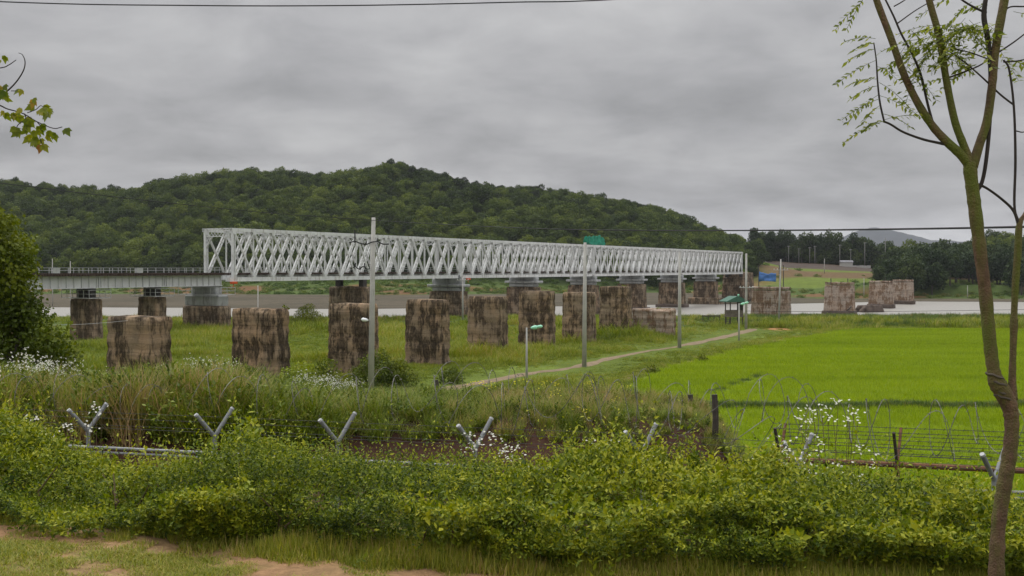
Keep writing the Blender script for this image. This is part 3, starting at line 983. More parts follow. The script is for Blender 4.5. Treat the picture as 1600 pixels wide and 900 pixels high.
def build_front_piers():
    rows = [  # centre px, top py, label
        (218, 493, "nearest stained concrete bridge pier, wide and dark, rising from tall weeds"),
        (407, 481, "broken concrete pier with pale scarred face behind white flowering weeds"),
        (552, 473, "stained concrete pier directly behind the tall lamp pole"),
        (668, 467, "dark streaked concrete pier between the tall lamp pole and the thin far pole"),
        (762, 462, "squarish brown concrete pier left of the green street lamp"),
        (839, 454, "brown concrete pier behind the green street lamp head"),
        (905, 456, "brown concrete pier crossed by the second tall pole"),
        (962, 447, "orange stained concrete pier beside the low stone wall")]
    for i, (px, py, lab) in enumerate(rows):
        X, Yp = front_pos(px)
        zt = ZC - (py - 420) / F * Yp
        zg = float(height(X, Yp)) - 0.7
        dL = [4.3, 4.2, 4.0, 3.9, 3.85, 3.8, 3.75, 3.9][i]
        me = pier_mesh("ruined_pier", M['pier_old'] if i < 4 else M['pier_mid'], dL, 1.9, zt, zg, [6, 5, 5, 5, 5, 6, 5, 5][i], 0.03, 11 + i,
                       [0.10, 0.16, 0.13, 0.12, 0.07, 0.07, 0.08, 0.14][i])
        o = link("ruined_pier", me, None, (X, Yp, 0), (0, 0, BANG))
        tag(o, lab, "bridge pier", "ruined piers of the lost second bridge")
    # low stub of coursed stone
    X, Yp = front_pos(1022)
    Yp = 146; X = (1022 - 800) / F * Yp
    me = pier_mesh("stone_stub", M['pier_stone'], 5.6, 2.2, ZC - (480 - 420) / F * Yp, float(height(X, Yp)) - 0.6, 5, 0.02, 31, 0.10, top_rough=0.5)
    tag(link("ruined_pier_stub", me, None, (X, Yp, 0), (0, 0, BANG)), "low broken stub of coursed stone next to the orange stained pier", "bridge pier")
    # tall river piers of pale stone
    rp = [(1205, 447, 8.3, "wide pale stone pier on the bank below the blue tarpaulin"),
          (1312, 439, 8.0, "pale stone pier in the river with a dark waterline and slanting crack"),
          (1377, 436, 7.6, "pale stone pier in the river just left of the farthest pier"),
          (1411, 434, 7.4, "farthest pale stone pier, partly behind another near the far bank")]
    for i, (px, py, Lw, lab) in enumerate(rp):
        X, Yp = front_pos(px)
        zt = ZC - (py + 6 - 420) / F * Yp
        zg = min(float(height(X, Yp)), 0.2) - 1.2
        root = tag(empty("river_pier", (X, Yp, 0), BANG), lab, "bridge pier", "stone river piers of the lost second bridge")
        link("shaft", pier_mesh("shaft", M['pier_stone'], Lw * 0.86, 2.6, zt, zg, 3, 0.035, 51 + i, 0.07, top_rough=0.2), root)
        cp = pier_mesh("coping", M['pier_stone'], Lw * 0.87, 2.66, zt + 0.95, zt + 0.02, 1, 0.0, 61 + i, 0.30, top_rough=1.1)
        link("coping", cp, root)
        if i > 0:
            link("footing", pier_mesh("footing", M['rubble'], Lw * 1.0, 4.2, 1.35, -1.6, 1, 0.03, 71 + i, 0.25), root)
        mb = MB()
        for y in ((-2.4, -1.6, 2.6) if i == 0 else ((-2.0, 2.2) if i == 1 else (-1.2,))):
            mb.tube([(0.3, y, zt + 0.3), (0.3, y + 0.05, zt + (5.0 if i == 0 else 1.6))], 0.09 if i == 0 else 0.12, 5)
        mb.build("steel_stub", M['steel_dark'], root)
        if i == 1:
            pl = MB(); pl.bar((-1.65, -3.3, 2.4), (-1.75, -1.0, 0.2), 0.35, 0.2); pl.build("fallen_beam", M['steel_dark'], root)
    X, Yp = front_pos(1312)
    X0, Y0 = 97.0, 268.0
    # dark wet rubble in the water
    o = link("rubble_mound", pier_mesh("rubble_mound", M['rubble'], 3.2, 5.5, 2.3, -1.5, 1, 0.35, 81, 0.5, 0.6, 1.6), None, ((1359 - 800) / F * 290, 290, 0), (0, 0, 0.4))
    tag(o, "dark wet rubble mound in the river between pale stone piers", "rubble")
    o = link("rubble_bar", pier_mesh("rubble_bar", M['rubble'], 3.0, 13, 0.9, -1.5, 1, 0.2, 83, 0.4, 0.6, 0.8), None, ((1268 - 800) / F * 262, 262, 0), (0, 0, 0.1))
    tag(o, "flat dark shingle bar in the river beside the wide bank pier", "rubble")


build_front_piers()


def build_bridge_piers():
    # approach piers
    spec = [(-2.9, 6.6, "broad grey capped pier at the truss portal with railed platform"),
            (-13.2, 3.5, "slim brown pier under the second girder joint with railed platform"),
            (-24.2, 3.8, "slim brown pier with railed platform nearest the dark bushy tree"),
            (-35.2, 3.6, "slim brown pier mostly hidden behind the dark bushy tree")]
    for i, (t, L, lab) in enumerate(spec):
        x, y = bpt(t, W / 2 - 0.4)
        zg = float(height(x, y)) - 0.6
        root = tag(empty("bridge_pier", (x, y, 0), BANG), lab, "bridge pier", "piers under the plate girders")
        zt = ZB - 1.95
        if i == 0:
            link("shaft", pier_mesh("shaft", M['pier_under'], L + 0.5, 2.6, zt - 1.6, zg, 2, 0.03, 91, 0.09), root)
            link("cap", pier_mesh("cap", M['cap'], L, 2.2, zt, zt - 1.58, 1, 0.0, 92, 0.04), root)
            link("pedestal", pier_mesh("pedestal", M['cap'], L * 0.75, 1.3, ZB - 0.64, zt + 0.01, 1, 0, 93, 0.04), root)
        else:
            link("shaft", pier_mesh("shaft", M['pier_under'], L, 1.9, zt, zg, 2, 0.035, 90 + i, 0.06), root)
            for s in (-0.32 * L, 0.0, 0.32 * L):
                p = MB(); p.box(-0.35, 0.35, s - 0.22, s + 0.22, zt - 0.1, ZB - 0.63); p.build("bearing", M['steel_dark'], root)
        pf = MB()
        a, b = 1.7, L / 2 + 0.75
        for (xa, xb, ya, yb) in ((-a, -a + 0.55, -b, b), (a - 0.55, a, -b, b), (-a + 0.553, a - 0.553, -b, -b + 0.5), (-a + 0.553, a - 0.553, b - 0.5, b)):
            pf.box(xa, xb, ya, yb, zt + 0.02, zt + 0.10)
        pf.build("platform", M['rail'], root)
        rl = MB()
        for z in (zt + 0.6, zt + 1.1):
            for p, q in (((-a, -b), (-a, b)), ((-a, b), (a, b)), ((a, b), (a, -b)), ((a, -b), (-a, -b))): rl.bar((*p, z), (*q, z), 0.05, 0.05)
        for k in range(6):
            yy = -b + 2 * b * k / 5
            for xx in (-a, a): rl.bar((xx, yy, zt + 0.05), (xx, yy, zt + 1.12), 0.05, 0.05, (1, 0, 0))
        rl.build("handrail", M['rail'], root)
    tags = ["bridge pier with steel bearings seen above the pier behind the tall lamp pole", "grey capped bridge pier with dark shaft behind the thin far pole",
            "grey capped bridge pier above the green street lamp", "grey capped bridge pier behind the second tall pole",
            "grey capped bridge pier rising behind the low stone wall", "grey capped bridge pier standing in the river left of the third tall pole",
            "rust streaked bridge pier with wide apron just right of the third tall pole", "dark shadowed bridge pier carrying the far end of the truss"]
    for i in range(8):
        t = SPAN / 2 * (i + 1) - (0 if i < 7 else 0.8)
        x, y = bpt(t, W / 2)
        zg = min(float(height(x, y)), 1.0) - 1.4
        root = tag(empty("bridge_pier", (x, y, 0), BANG), tags[i], "bridge pier", "piers under the truss spans")
        hcap = [0.9, 2.3, 1.9, 1.9, 2.0, 2.0, 2.0, 0.8][i]
        zt = ZB - hcap
        L = 7.6
        link("shaft", pier_mesh("shaft", M['pier_under'], L, 2.7, zt - 0.3, zg, 3, 0.03, 120 + i, 0.09), root)
        if hcap > 1:
            # flared cap: narrow foot, wide shelf, bearing block
            link("cap", pier_mesh("cap", M['cap'], L * 0.86, 2.3, zt + 0.5, zt - 0.28, 1, 0, 130 + i, 0.03), root)
            link("shelf", pier_mesh("shelf", M['cap'], L * 1.12, 3.0, zt + 1.1, zt + 0.51, 1, 0.0, 140 + i, 0.03), root)
            link("bearing_block", pier_mesh("bearing_block", M['cap'], L * 0.95, 1.3, ZB - 0.02, zt + 1.11, 1, 0, 150 + i, 0.03), root)
        else:
            for s in (-2.6, 2.6):
                p = MB(); p.box(-0.5, 0.5, s - 0.5, s + 0.5, zt - 0.4, ZB - 0.01); p.build("bearing", M['steel_dark'], root)
        if i == 6:
            link("apron", pier_mesh("apron", M['pier_under'], 10.5, 6, 2.3, zg, 1, 0.02, 160, 0.1), root)
        if i in (4, 5):
            link("footing", pier_mesh("footing", M['rubble'], 9.5, 4.4, 1.1, zg, 1, 0.02, 163 + i, 0.15), root)
    # far abutment
    x, y = bpt(SPAN * 4 + 4.5, W / 2)
    ab = pier_mesh("abutment", M['pier_under'], 9, 7, ZB + 0.6, 0.5, 2, 0.04, 170, 0.12)
    tag(link("abutment", ab, None, (x, y, 0), (0, 0, BANG)), "dark stone abutment at the far end of the truss bridge", "abutment")


build_bridge_piers()

# ------------------------------------------------------------------ trees and woods


def crown_mesh(name, mat, lobes, per, size, seed, flat=0.75, shell=0.35, core=0.0):
    """lobes: list of (x, y, z, r). leaf clumps spread through each lobe's outer shell"""
    r = np.random.default_rng(seed)
    lm = LM()
    for i, (x, y, z, rad) in enumerate(lobes):
        n = int(per * rad * rad)
        d = rdir(n, 0.15, r)
        k = 1 - shell * r.random(n) ** 1.6 + 0.12 * r.normal(size=n)
        pos = np.stack([x + d[:, 0] * rad * k, y + d[:, 1] * rad * k, z + d[:, 2] * rad * flat * k], 1)
        nrm = d + r.normal(size=(n, 3)) * 0.55
        dr = np.cross(nrm, r.normal(size=(n, 3))) + d * 0.4
        dr[:, 2] -= 0.15
        ln = size * (0.6 + 0.9 * r.random(n))
        V, T = leaves(pos, dr, nrm, ln, ln * 0.75, 0.2)
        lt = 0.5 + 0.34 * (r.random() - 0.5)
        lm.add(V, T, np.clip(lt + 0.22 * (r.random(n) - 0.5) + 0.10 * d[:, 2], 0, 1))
    return lm.mesh(name, mat)


def tree_lobes(seed, rx, rz, zc, n, lobe=0.5):
    r = np.random.default_rng(seed)
    out = [(0, 0, zc, rx * 0.62)]
    for i in range(n):
        a = 2.4 * i + r.random(); h = -0.8 + 1.75 * (i + 0.5) / n
        k = math.sqrt(max(0.05, 1 - h * h * 0.8)) * (0.62 + 0.3 * r.random())
        out.append((rx * k * math.cos(a), rx * k * math.sin(a), zc + rz * h * 0.8, rx * lobe * (0.75 + 0.5 * r.random())))
    return out


PROTO = bpy.data.collections      # prototype collections stay out of the scene


def scatter(name, protos, pts, rot, scl, idx, kind='stuff', label=None):
    """one uncountable mass: copies of a few clumps on the given points"""
    n = len(pts)
    me = bpy.data.meshes.new(name)
    me.vertices.add(n)
    me.vertices.foreach_set("co", np.asarray(pts, np.float32).ravel())
    a = me.attributes.new("rot", 'FLOAT_VECTOR', 'POINT'); a.data.foreach_set("vector", np.asarray(rot, np.float32).ravel())
    a = me.attributes.new("scl", 'FLOAT_VECTOR', 'POINT'); a.data.foreach_set("vector", np.asarray(scl, np.float32).ravel())
    a = me.attributes.new("idx", 'INT', 'POINT'); a.data.foreach_set("value", np.asarray(idx, np.int32))
    o = link(name, me)
    pc = PROTO.new(name + "_clumps")
    for i, p in enumerate(protos):
        q = bpy.data.objects.new("clump_%02d" % i, p); pc.objects.link(q)
    ng = bpy.data.node_groups.new(name, 'GeometryNodeTree')
    ng.interface.new_socket("Geometry", in_out='INPUT', socket_type='NodeSocketGeometry')
    ng.interface.new_socket("Geometry", in_out='OUTPUT', socket_type='NodeSocketGeometry')
    gi = ng.nodes.new("NodeGroupInput"); go = ng.nodes.new("NodeGroupOutput")
    iop = ng.nodes.new("GeometryNodeInstanceOnPoints")
    ci = ng.nodes.new("GeometryNodeCollectionInfo"); ci.inputs[0].default_value = pc
    ci.inputs[1].default_value = True; ci.inputs[2].default_value = True
    iop.inputs['Pick Instance'].default_value = True
    L = ng.links.new
    for nm, ty, sock in (("idx", 'INT', 'Instance Index'), ("rot", 'FLOAT_VECTOR', 'Rotation'), ("scl", 'FLOAT_VECTOR', 'Scale')):
        na = ng.nodes.new("GeometryNodeInputNamedAttribute"); na.data_type = ty; na.inputs[0].default_value = nm
        L(na.outputs[0], iop.inputs[sock])
    L(gi.outputs[0], iop.inputs['Points']); L(ci.outputs[0], iop.inputs['Instance']); L(iop.outputs[0], go.inputs[0])
    md = o.modifiers.new("scatter", 'NODES'); md.node_group = ng
    return tag(o, label, None, None, kind)


def rots(n, tilt=0.08, r=rng):
    return np.stack([r.normal(size=n) * tilt, r.normal(size=n) * tilt, r.random(n) * 6.283], 1)


def build_forest():
    protos = []
    for s in range(6):
        rx = [4.2, 3.7, 4.6, 3.4, 4.0, 3.0][s]; rz = [3.6, 4.2, 3.4, 4.6, 3.8, 4.8][s]
        protos.append(crown_mesh("hill_tree", M['forest'], tree_lobes(200 + s, rx, rz, 5.2, 8, 0.55), 60, 0.62, 220 + s, 0.85, 0.22))
    sp = 5.4
    gx, gy = np.meshgrid(np.arange(-360, 330, sp), np.arange(470, 690, sp))
    gx = gx.ravel() + rng.uniform(-2.4, 2.4, gx.size); gy = gy.ravel() + rng.uniform(-2.4, 2.4, gy.size)
    edge = lerp(484, 604, S(105, 150, gx)) - 125 * S(205, 245, gx) + 8 * (fbm(gx * 0.05, gy * 0, 2) - 0.5)
    k = (gy > edge) & (gx < 300) & (np.abs(gx) < gy * 0.52 + 15)
    gx, gy = gx[k], gy[k]
    n = len(gx)
    sc = rng.uniform(0.58, 1.05, n) * (1 - 0.22 * S(560, 640, gy)) * (0.85 + 0.4 * vnoise(gx * 0.04, gy * 0.04))
    sc = sc * (1 + 0.5 * S(125, 160, gx))
    scl = np.stack([sc, sc, sc * rng.uniform(0.8, 1.2, n)], 1)
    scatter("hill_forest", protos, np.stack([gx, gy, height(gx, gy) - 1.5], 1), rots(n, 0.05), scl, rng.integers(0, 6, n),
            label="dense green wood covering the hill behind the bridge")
    # shrubs and rank grass fringing the far bank
    prot2 = [crown_mesh("bank_shrub", M['reed'], tree_lobes(240 + s, 1.5, 0.9, 0.7, 6), 42, 0.42, 250 + s, 0.7) for s in range(3)]
    n = 5200
    x = rng.uniform(-260, 300, n); y = rng.uniform(395, 520, n)
    yf = np.interp(x, _yfX, _yfY); rs = S(60, 130, x); b1 = yf + lerp(118, 26, rs)
    terr = (x > 98) & (x < 245)
    dens = np.where(terr, np.where(y < b1 + 30, 0.8, 0.03), 1.0)
    k = (y > b1) & (rng.random(n) < dens) & (np.abs(x) < y * 0.53)
    x, y = x[k], y[k]; n = len(x)
    sc = rng.uniform(0.4, 1.15, n)
    scatter("bank_scrub", prot2, np.stack([x, y, height(x, y) - 0.2], 1), rots(n), np.stack([sc, sc, sc * 0.8], 1), rng.integers(0, 3, n),
            label="low scrub and rank grass along the far river bank")


build_forest()


def trunk_mesh(h, r0, seed):
    r = random.Random(seed)
    mb = MB()
    mb.tube([(0, 0, -0.6), (0.05, 0, h * 0.3), (r.uniform(-0.2, 0.2), r.uniform(-0.2, 0.2), h * 0.65), (r.uniform(-0.3, 0.3), 0.1, h * 0.95)], [r0 * 1.2, r0, r0 * 0.7, r0 * 0.2], 6)
    for k in range(4):
        a = k * 1.7 + r.random(); z = h * (0.4 + 0.1 * k)
        mb.tube([(0, 0, z), (math.cos(a) * h * 0.12, math.sin(a) * h * 0.12, z + h * 0.1), (math.cos(a) * h * 0.2, math.sin(a) * h * 0.2, z + h * 0.22)], [r0 * 0.5, r0 * 0.35, r0 * 0.1], 5)
    return mb.mesh("trunk", M['trunk'])


def build_trees():
    kinds = []
    for s in range(5):      # broad trees
        rx = [4.4, 5.0, 4.0, 4.6, 3.8][s]
        kinds.append((crown_mesh("crown", M['darkwoodleaf'], tree_lobes(300 + s, rx, 4.6, 7.2, 11), 30, 0.8, 310 + s, 0.85), trunk_mesh(9, 0.28, s)))
    tall = []
    for s in range(4):      # tall slender trees
        rx = [2.3, 2.8, 2.0, 2.6][s]
        tall.append((crown_mesh("crown", M['darkwoodleaf'], tree_lobes(330 + s, rx, 6.4, 9.6, 12, 0.55), 40, 0.75, 340 + s, 0.95), trunk_mesh(14, 0.24, 20 + s)))
    r = random.Random(5)

    def put(kind, X, Y, sc, szz, lab, grp, name):
        root = tag(empty(name, (X, Y, float(height(X, Y)) - 0.3), r.random() * 6.28), lab, "tree", grp)
        root.scale = (sc, sc, sc * szz)
        link("crown", kind[0], root); link("trunk", kind[1], root)
    # wood on the right bank
    spots = []
    for i in range(64):
        a = i / 64
        px = 1372 + 250 * a + r.uniform(-8, 8)
        row = i % 4
        Y = 428 + 22 * row + r.uniform(-6, 6) + 8 * math.sin(px * 0.03)
        spots.append((px, Y, row))
    for px, Y, row in spots:
        X = (px - 800) / F * Y
        g = S(1365, 1440, px)
        sc = float(lerp(0.62, 1.12, g)) * r.uniform(0.82, 1.1)
        put(kinds[r.randrange(5)], X, Y, sc, r.uniform(0.95, 1.2), "dark broad crowned tree in the wood on the opposite bank beyond the rice field", "wood on the opposite bank", "broadleaf_tree")
    for i in range(66):
        px = 1178 + 237 * i / 66 + r.uniform(-5, 5)
        Y = 606 + 14 * (i % 3) + r.uniform(-4, 4)
        X = (px - 800) / F * Y
        k = tall[r.randrange(4)] if r.random() < 0.75 else kinds[r.randrange(5)]
        sc = r.uniform(0.92, 1.2)
        put(k, X, Y, sc, r.uniform(0.9, 1.15), "tall slender tree in the tree line behind the ploughed terrace", "tree line beyond the river", "slender_tree")
    # dark bushy tree by the weeds on the left
    Yb = 28.0
    g = P(-20, 640, Yb)
    lob = []
    for px, py, rr in [(-60, 400, 1.5), (0, 395, 0.85), (25, 400, 0.55), (-10, 360, 0.5), (20, 440, 0.6), (-40, 470, 1.4), (20, 480, 0.8), (45, 500, 0.6), (75, 535, 0.6),
                       (30, 545, 0.9), (100, 560, 0.45), (-30, 560, 1.3), (70, 580, 0.7), (115, 590, 0.3), (-90, 330, 1.2), (35, 385, 0.35), (5, 350, 0.35), (45, 420, 0.3), (-20, 620, 1.0), (40, 615, 0.7)]:
        q = P(px, py, Yb + r.uniform(-0.7, 0.7))
        lob.append((q.x - g.x, q.y - g.y, q.z - g.z, rr))
    zg = float(height(g.x, g.y))
    root = tag(empty("bushy_tree", (g.x, g.y, g.z)), "dark bushy tree overlapping the end of the girder bridge", "tree")
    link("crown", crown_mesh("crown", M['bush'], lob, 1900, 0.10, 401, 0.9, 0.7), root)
    mb = MB()
    for k in range(5):
        a = r.uniform(-1, 1)
        mb.tube([(a * 0.3, 0, zg - g.z - 0.3), (a * 0.8, 0.1 * k - 0.2, 1.4), (a * 1.3, 0.2, 2.8)], [0.07, 0.05, 0.02], 6)
    mb.build("trunk", M['trunk'], root)
    # field shrubs
    for px, py, Y, w, lab in [(588, 585, 84, 1.9, "dark shrub at the foot of the tall lamp pole"), (622, 548, 84, 1.4, "green shrub against the dark streaked pier"),
                              (508, 556, 80, 1.6, "leafy shrub between two stained piers"), (705, 545, 86, 0.9, "small green shrub between two squarish piers"), (466, 590, 72, 1.9, "pale bushy shrub before the broken scarred pier"),
                              (480, 480, 170, 2.4, "far shrub on the river edge behind the broken pier"), (1020, 577, 95, 0.5, "small dark shrub on the bank of the rice field"), (1098, 556, 108, 0.5, "tiny dark shrub on the rice field bank")]:
        X = (px - 800) / F * Y
        zz = float(height(X, Y))
        root = tag(empty("shrub", (X, Y, zz)), lab, "shrub", "shrubs in the meadow")
        link("foliage", crown_mesh("foliage", M['grass'] if px == 466 else M['bush'], [(a * w, b * w, c * w, q * w) for a, b, c, q in ((0, 0, 0.7, 0.75), (0.6, 0.1, 0.55, 0.55), (-0.6, -0.1, 0.5, 0.5), (0.1, -0.5, 0.5, 0.5), (0.1, 0.2, 1.2, 0.45), (-0.3, 0, 1.05, 0.4), (0.9, 0, 0.3, 0.35), (-0.95, 0, 0.3, 0.35))], 420 if Y > 45 else 2600, 0.16 if Y > 45 else 0.085, int(px), 0.85), root)
        mb = MB()
        for k in range(4): mb.tube([(0.1 * k - 0.2, 0, -0.2), (0.25 * (k - 1.5) * w, 0.1, 0.8 * w)], [0.03, 0.015], 5)
        mb.build("stem", M['stem'], root)


build_trees()


def build_pier_plants():
    for px, py, Y, w, lab in [(1041, 488, 145.5, 0.9, "tuft of weeds sprouting on top of the low stone stub"), (1030, 483, 146.2, 0.5, "small weed sprig on the low stone stub, beside a bigger tuft"),
                              (445, 481.5, KF / (1718 - 407), 0.28, "sprig growing on the top corner of the broken scarred pier"), (975, 448, KF / (1718 - 962), 0.35, "sprig growing on top of the orange stained pier")]:
        q = P(px, py, Y)
        root = tag(empty("weed_tuft", q), lab, "plant", "weeds growing on the ruined piers")
        link("foliage", crown_mesh("foliage", M['bush'], [(0, 0, 0.1 * w, 0.6 * w), (0.5 * w, 0, -0.1 * w, 0.45 * w), (-0.4 * w, 0.1, 0, 0.4 * w)], 260 / w, 0.16, int(px), 0.8), root)
        mb = MB(); mb.tube([(0, 0, -0.4 * w), (0.05, 0, 0.3 * w)], [0.03, 0.01], 5); mb.build("stem", M['stem'], root)


build_pier_plants()

# ------------------------------------------------------------------ grass, rice, weeds


def tuft(name, mat, n, rad, hmin, hmax, w, lean, droop, seed, tint=(0.2, 0.9), square=None, seg=3):
    r = np.random.default_rng(seed)
    if square:
        p = np.stack([r.uniform(-square, square, n), r.uniform(-square, square, n), np.zeros(n)], 1)
    else:
        a = r.random(n) * 6.283; q = rad * np.sqrt(r.random(n))
        p = np.stack([q * np.cos(a), q * np.sin(a), np.zeros(n)], 1)
    d = np.stack([r.normal(size=n) * lean, r.normal(size=n) * lean, np.ones(n)], 1)
    h = r.uniform(hmin, hmax, n)
    V, Q = blades(p, d, h, np.full(n, w) * r.uniform(0.7, 1.3, n), r.uniform(0.2, 1.0, n) * droop, seg)
    lm = LM(); lm.add(V, Q, r.uniform(tint[0], tint[1], n))
    return lm, r


def forb(name, seed, h, nleaf, lsize, flower=None, nfl=0, fsize=0.02, tint=(0.1, 0.6), spread=0.25, stems=3):
    r = np.random.default_rng(seed)
    lm = LM()
    for s in range(stems):
        a = r.random() * 6.283
        top = np.array([spread * math.cos(a) * r.random(), spread * math.sin(a) * r.random(), h * (0.75 + 0.35 * r.random())])
        b0 = top * [0.25, 0.25, 0]
        V, Q = blades(np.array([b0, b0]), np.array([top - b0, top - b0]), np.array([np.linalg.norm(top - b0)] * 2), np.array([0.012, 0.012]), np.array([0.05, 0.05]), 3)
        lm.add(V, Q, [0.75, 0.75])
        t = r.uniform(0.15, 1.0, nleaf)
        pos = b0 + (top - b0) * t[:, None]
        d = rdir(nleaf, 0.35, r)
        ln = lsize * (0.6 + 0.7 * r.random(nleaf)) * (1.2 - 0.5 * t)
        V, T = leaves(pos, d, np.array([0, 0, 1.0]) + 0.5 * r.normal(size=(nleaf, 3)), ln, ln * 0.42, 0.15)
        lm.add(V, T, r.uniform(*tint, nleaf))
        if flower is not None and nfl:
            fp = top + r.normal(size=(nfl, 3)) * [0.09, 0.09, 0.05]
            d = rdir(nfl * 3, 0.2, r)
            V, T = leaves(np.repeat(fp, 3, 0), d, rdir(nfl * 3, 1.2, r), fsize * 2, fsize * 1.7, 0.05)
            lm.add(V, T, r.uniform(0.3, 1, nfl * 3), flower)
    return lm


def build_field_grass():
    protos = []
    for s in range(4):
        lm, _ = tuft("g", None, 90, 0.75, 0.22, 0.6, 0.035, 0.35, 0.5, 500 + s, (0.15, 0.85))
        protos.append(lm.mesh("grass_clump", M['grass']))
    lm, _ = tuft("g", None, 80, 0.6, 0.5, 1.1, 0.035, 0.3, 0.5, 510, (0.3, 1.0)); protos.append(lm.mesh("grass_clump", M['grass']))
    n = 52000
    u = rng.uniform(-0.56, 0.56, n); y = 40 / (1 - rng.random(n) * (1 - 40 / 236))
    y = rng.uniform(38, 236, n) ** 1.0 * 0.45 + y * 0.55
    x = u * y
    k = ~rice_mask(x, y) & (path_d(x, y) > 1.5 + 0.5 * (rng.random(n) - 0.3)) & ~((x < 5) & (y < 42)) & ~((bund(x, y) > 0.4) & (x > rice_edge(y) + 1.5))
    # keep clumps out of the piers
    for px in (218, 407, 552, 668, 762, 839, 905, 962):
        X, Yp = front_pos(px)
        k &= np.hypot(x - X, y - Yp) > 1.4
    x, y = x[k], y[k]; n = len(x)
    tall = fbm(x * 0.07, y * 0.07, 3)
    sc = rng.uniform(0.5, 1.15, n) * (0.5 + 1.0 * S(0.38, 0.64, tall)) * (1 + 0.3 * S(120, 160, y)) * (1 - 0.4 * S(180, 205, y))
    idx = np.where(rng.random(n) < 0.10 + 0.6 * S(0.5, 0.64, tall), 4, rng.integers(0, 4, n))
    nearpier = np.zeros(n)
    for px in (218, 407, 552, 668, 762, 839, 905, 962):
        X, Yp = front_pos(px); nearpier += np.exp(-(np.hypot(x - X, y - Yp + 1.0) / 3.2) ** 2)
    sc = sc * (1 + 0.8 * np.clip(nearpier, 0, 1) * rng.random(n))
    sc = sc * (1 + 0.9 * np.exp(-((y - 58) / 9) ** 2) * S(0.40, 0.6, fbm(x * 0.15 + 3, y * 0.15, 2)) * (x < -0.14 * y))
    sc = sc * (0.28 + 0.72 * S(1.6, 7.5, path_d(x, y)))
    scatter("meadow_grass", protos, np.stack([x, y, height(x, y) - 0.03], 1), rots(n, 0.06), np.stack([sc * 1.3, sc * 1.3, sc], 1), idx,
            label="rough green meadow grass around the bridge piers")
    # rice
    rp = []
    for s in range(3):
        lm, _ = tuft("r", None, 420, 0, 0.26, 0.44, 0.03, 0.22, 0.35, 520 + s, (0.25, 0.8), square=1.1, seg=2)
        rp.append(lm.mesh("rice_patch", M['rice']))
    gx, gy = np.meshgrid(np.arange(4, 96, 1.75), np.arange(37, 167, 1.75))
    gx = gx.ravel() + rng.uniform(-0.2, 0.2, gx.size); gy = gy.ravel() + rng.uniform(-0.2, 0.2, gy.size)
    k = rice_mask(gx, gy) & (gx < gy * 0.55 + 3) & (rice_mask(gx - 0.5, gy))
    gx, gy = gx[k], gy[k]; n = len(gx)
    hz = 0.62 + 0.7 * (fbm(gx * 0.03, gy * 0.45, 3)) - 0.35 * (np.abs((gy * 0.31 + 0.6 * fbm(gx * 0.04, gy * 0.04, 2)) % 3.1 - 1.5) < 0.10)
    scatter("rice_crop", rp, np.stack([gx, gy, height(gx, gy) - 0.02], 1), np.stack([np.zeros(n), np.zeros(n), rng.integers(0, 4, n) * 1.5708 + rng.normal(size=n) * 0.1], 1),
            np.stack([np.ones(n), np.ones(n), hz], 1), rng.integers(0, 3, n), label="bright green young rice filling the paddies")
    # rank growth on bunds and on the river bank
    bp = []
    for s in range(3):
        lm, _ = tuft("b", None, 70, 0.55, 0.4, 1.15, 0.05, 0.3, 0.6, 530 + s, (0.1, 0.85)); bp.append(lm.mesh("reed_clump", M['reed']))
    x1 = rng.uniform(8, 42, 900); y1 = 72 + 0.02 * x1 + 1.2 * (fbm(x1 * 0.25, x1 * 0 + 3, 2) - 0.5) + rng.normal(size=900) * 0.5
    t = rng.random(160); x2 = 14.5 + 8.5 * t + rng.normal(size=160) * 0.25; y2 = 79.5 + 16.5 * t + rng.normal(size=160) * 0.25
    s2 = np.full(160, 0.24)
    n3 = 9000
    y3 = rng.uniform(168, 244, n3); x3 = rng.uniform(-0.56, 0.56, n3) * y3
    k = (y3 < 214) & (y3 > 170 + 20 * (1 - S(30, 45, x3)) + 14 * (1 - S(-10, 30, x3))) & (path_d(x3, y3) > 1.5)
    x3, y3 = x3[k], y3[k]
    x = np.concatenate([x1, x2, x3]); y = np.concatenate([y1, y2, y3])
    sc = np.concatenate([rng.uniform(0.2, 0.62, 900), s2, rng.uniform(0.45, 0.95, len(x3)) * (1 + 0.45 * S(42, 55, x3)) * (0.6 + 0.6 * fbm(x3 * 0.06, y3 * 0.06, 2))]); n = len(x)
    scatter("reeds", bp, np.stack([x, y, height(x, y) - 0.03], 1), rots(n, 0.1), np.stack([sc * 1.2, sc * 1.2, sc], 1), rng.integers(0, 3, n),
            label="darker rank reeds on the paddy bunds and the river bank")


build_field_grass()


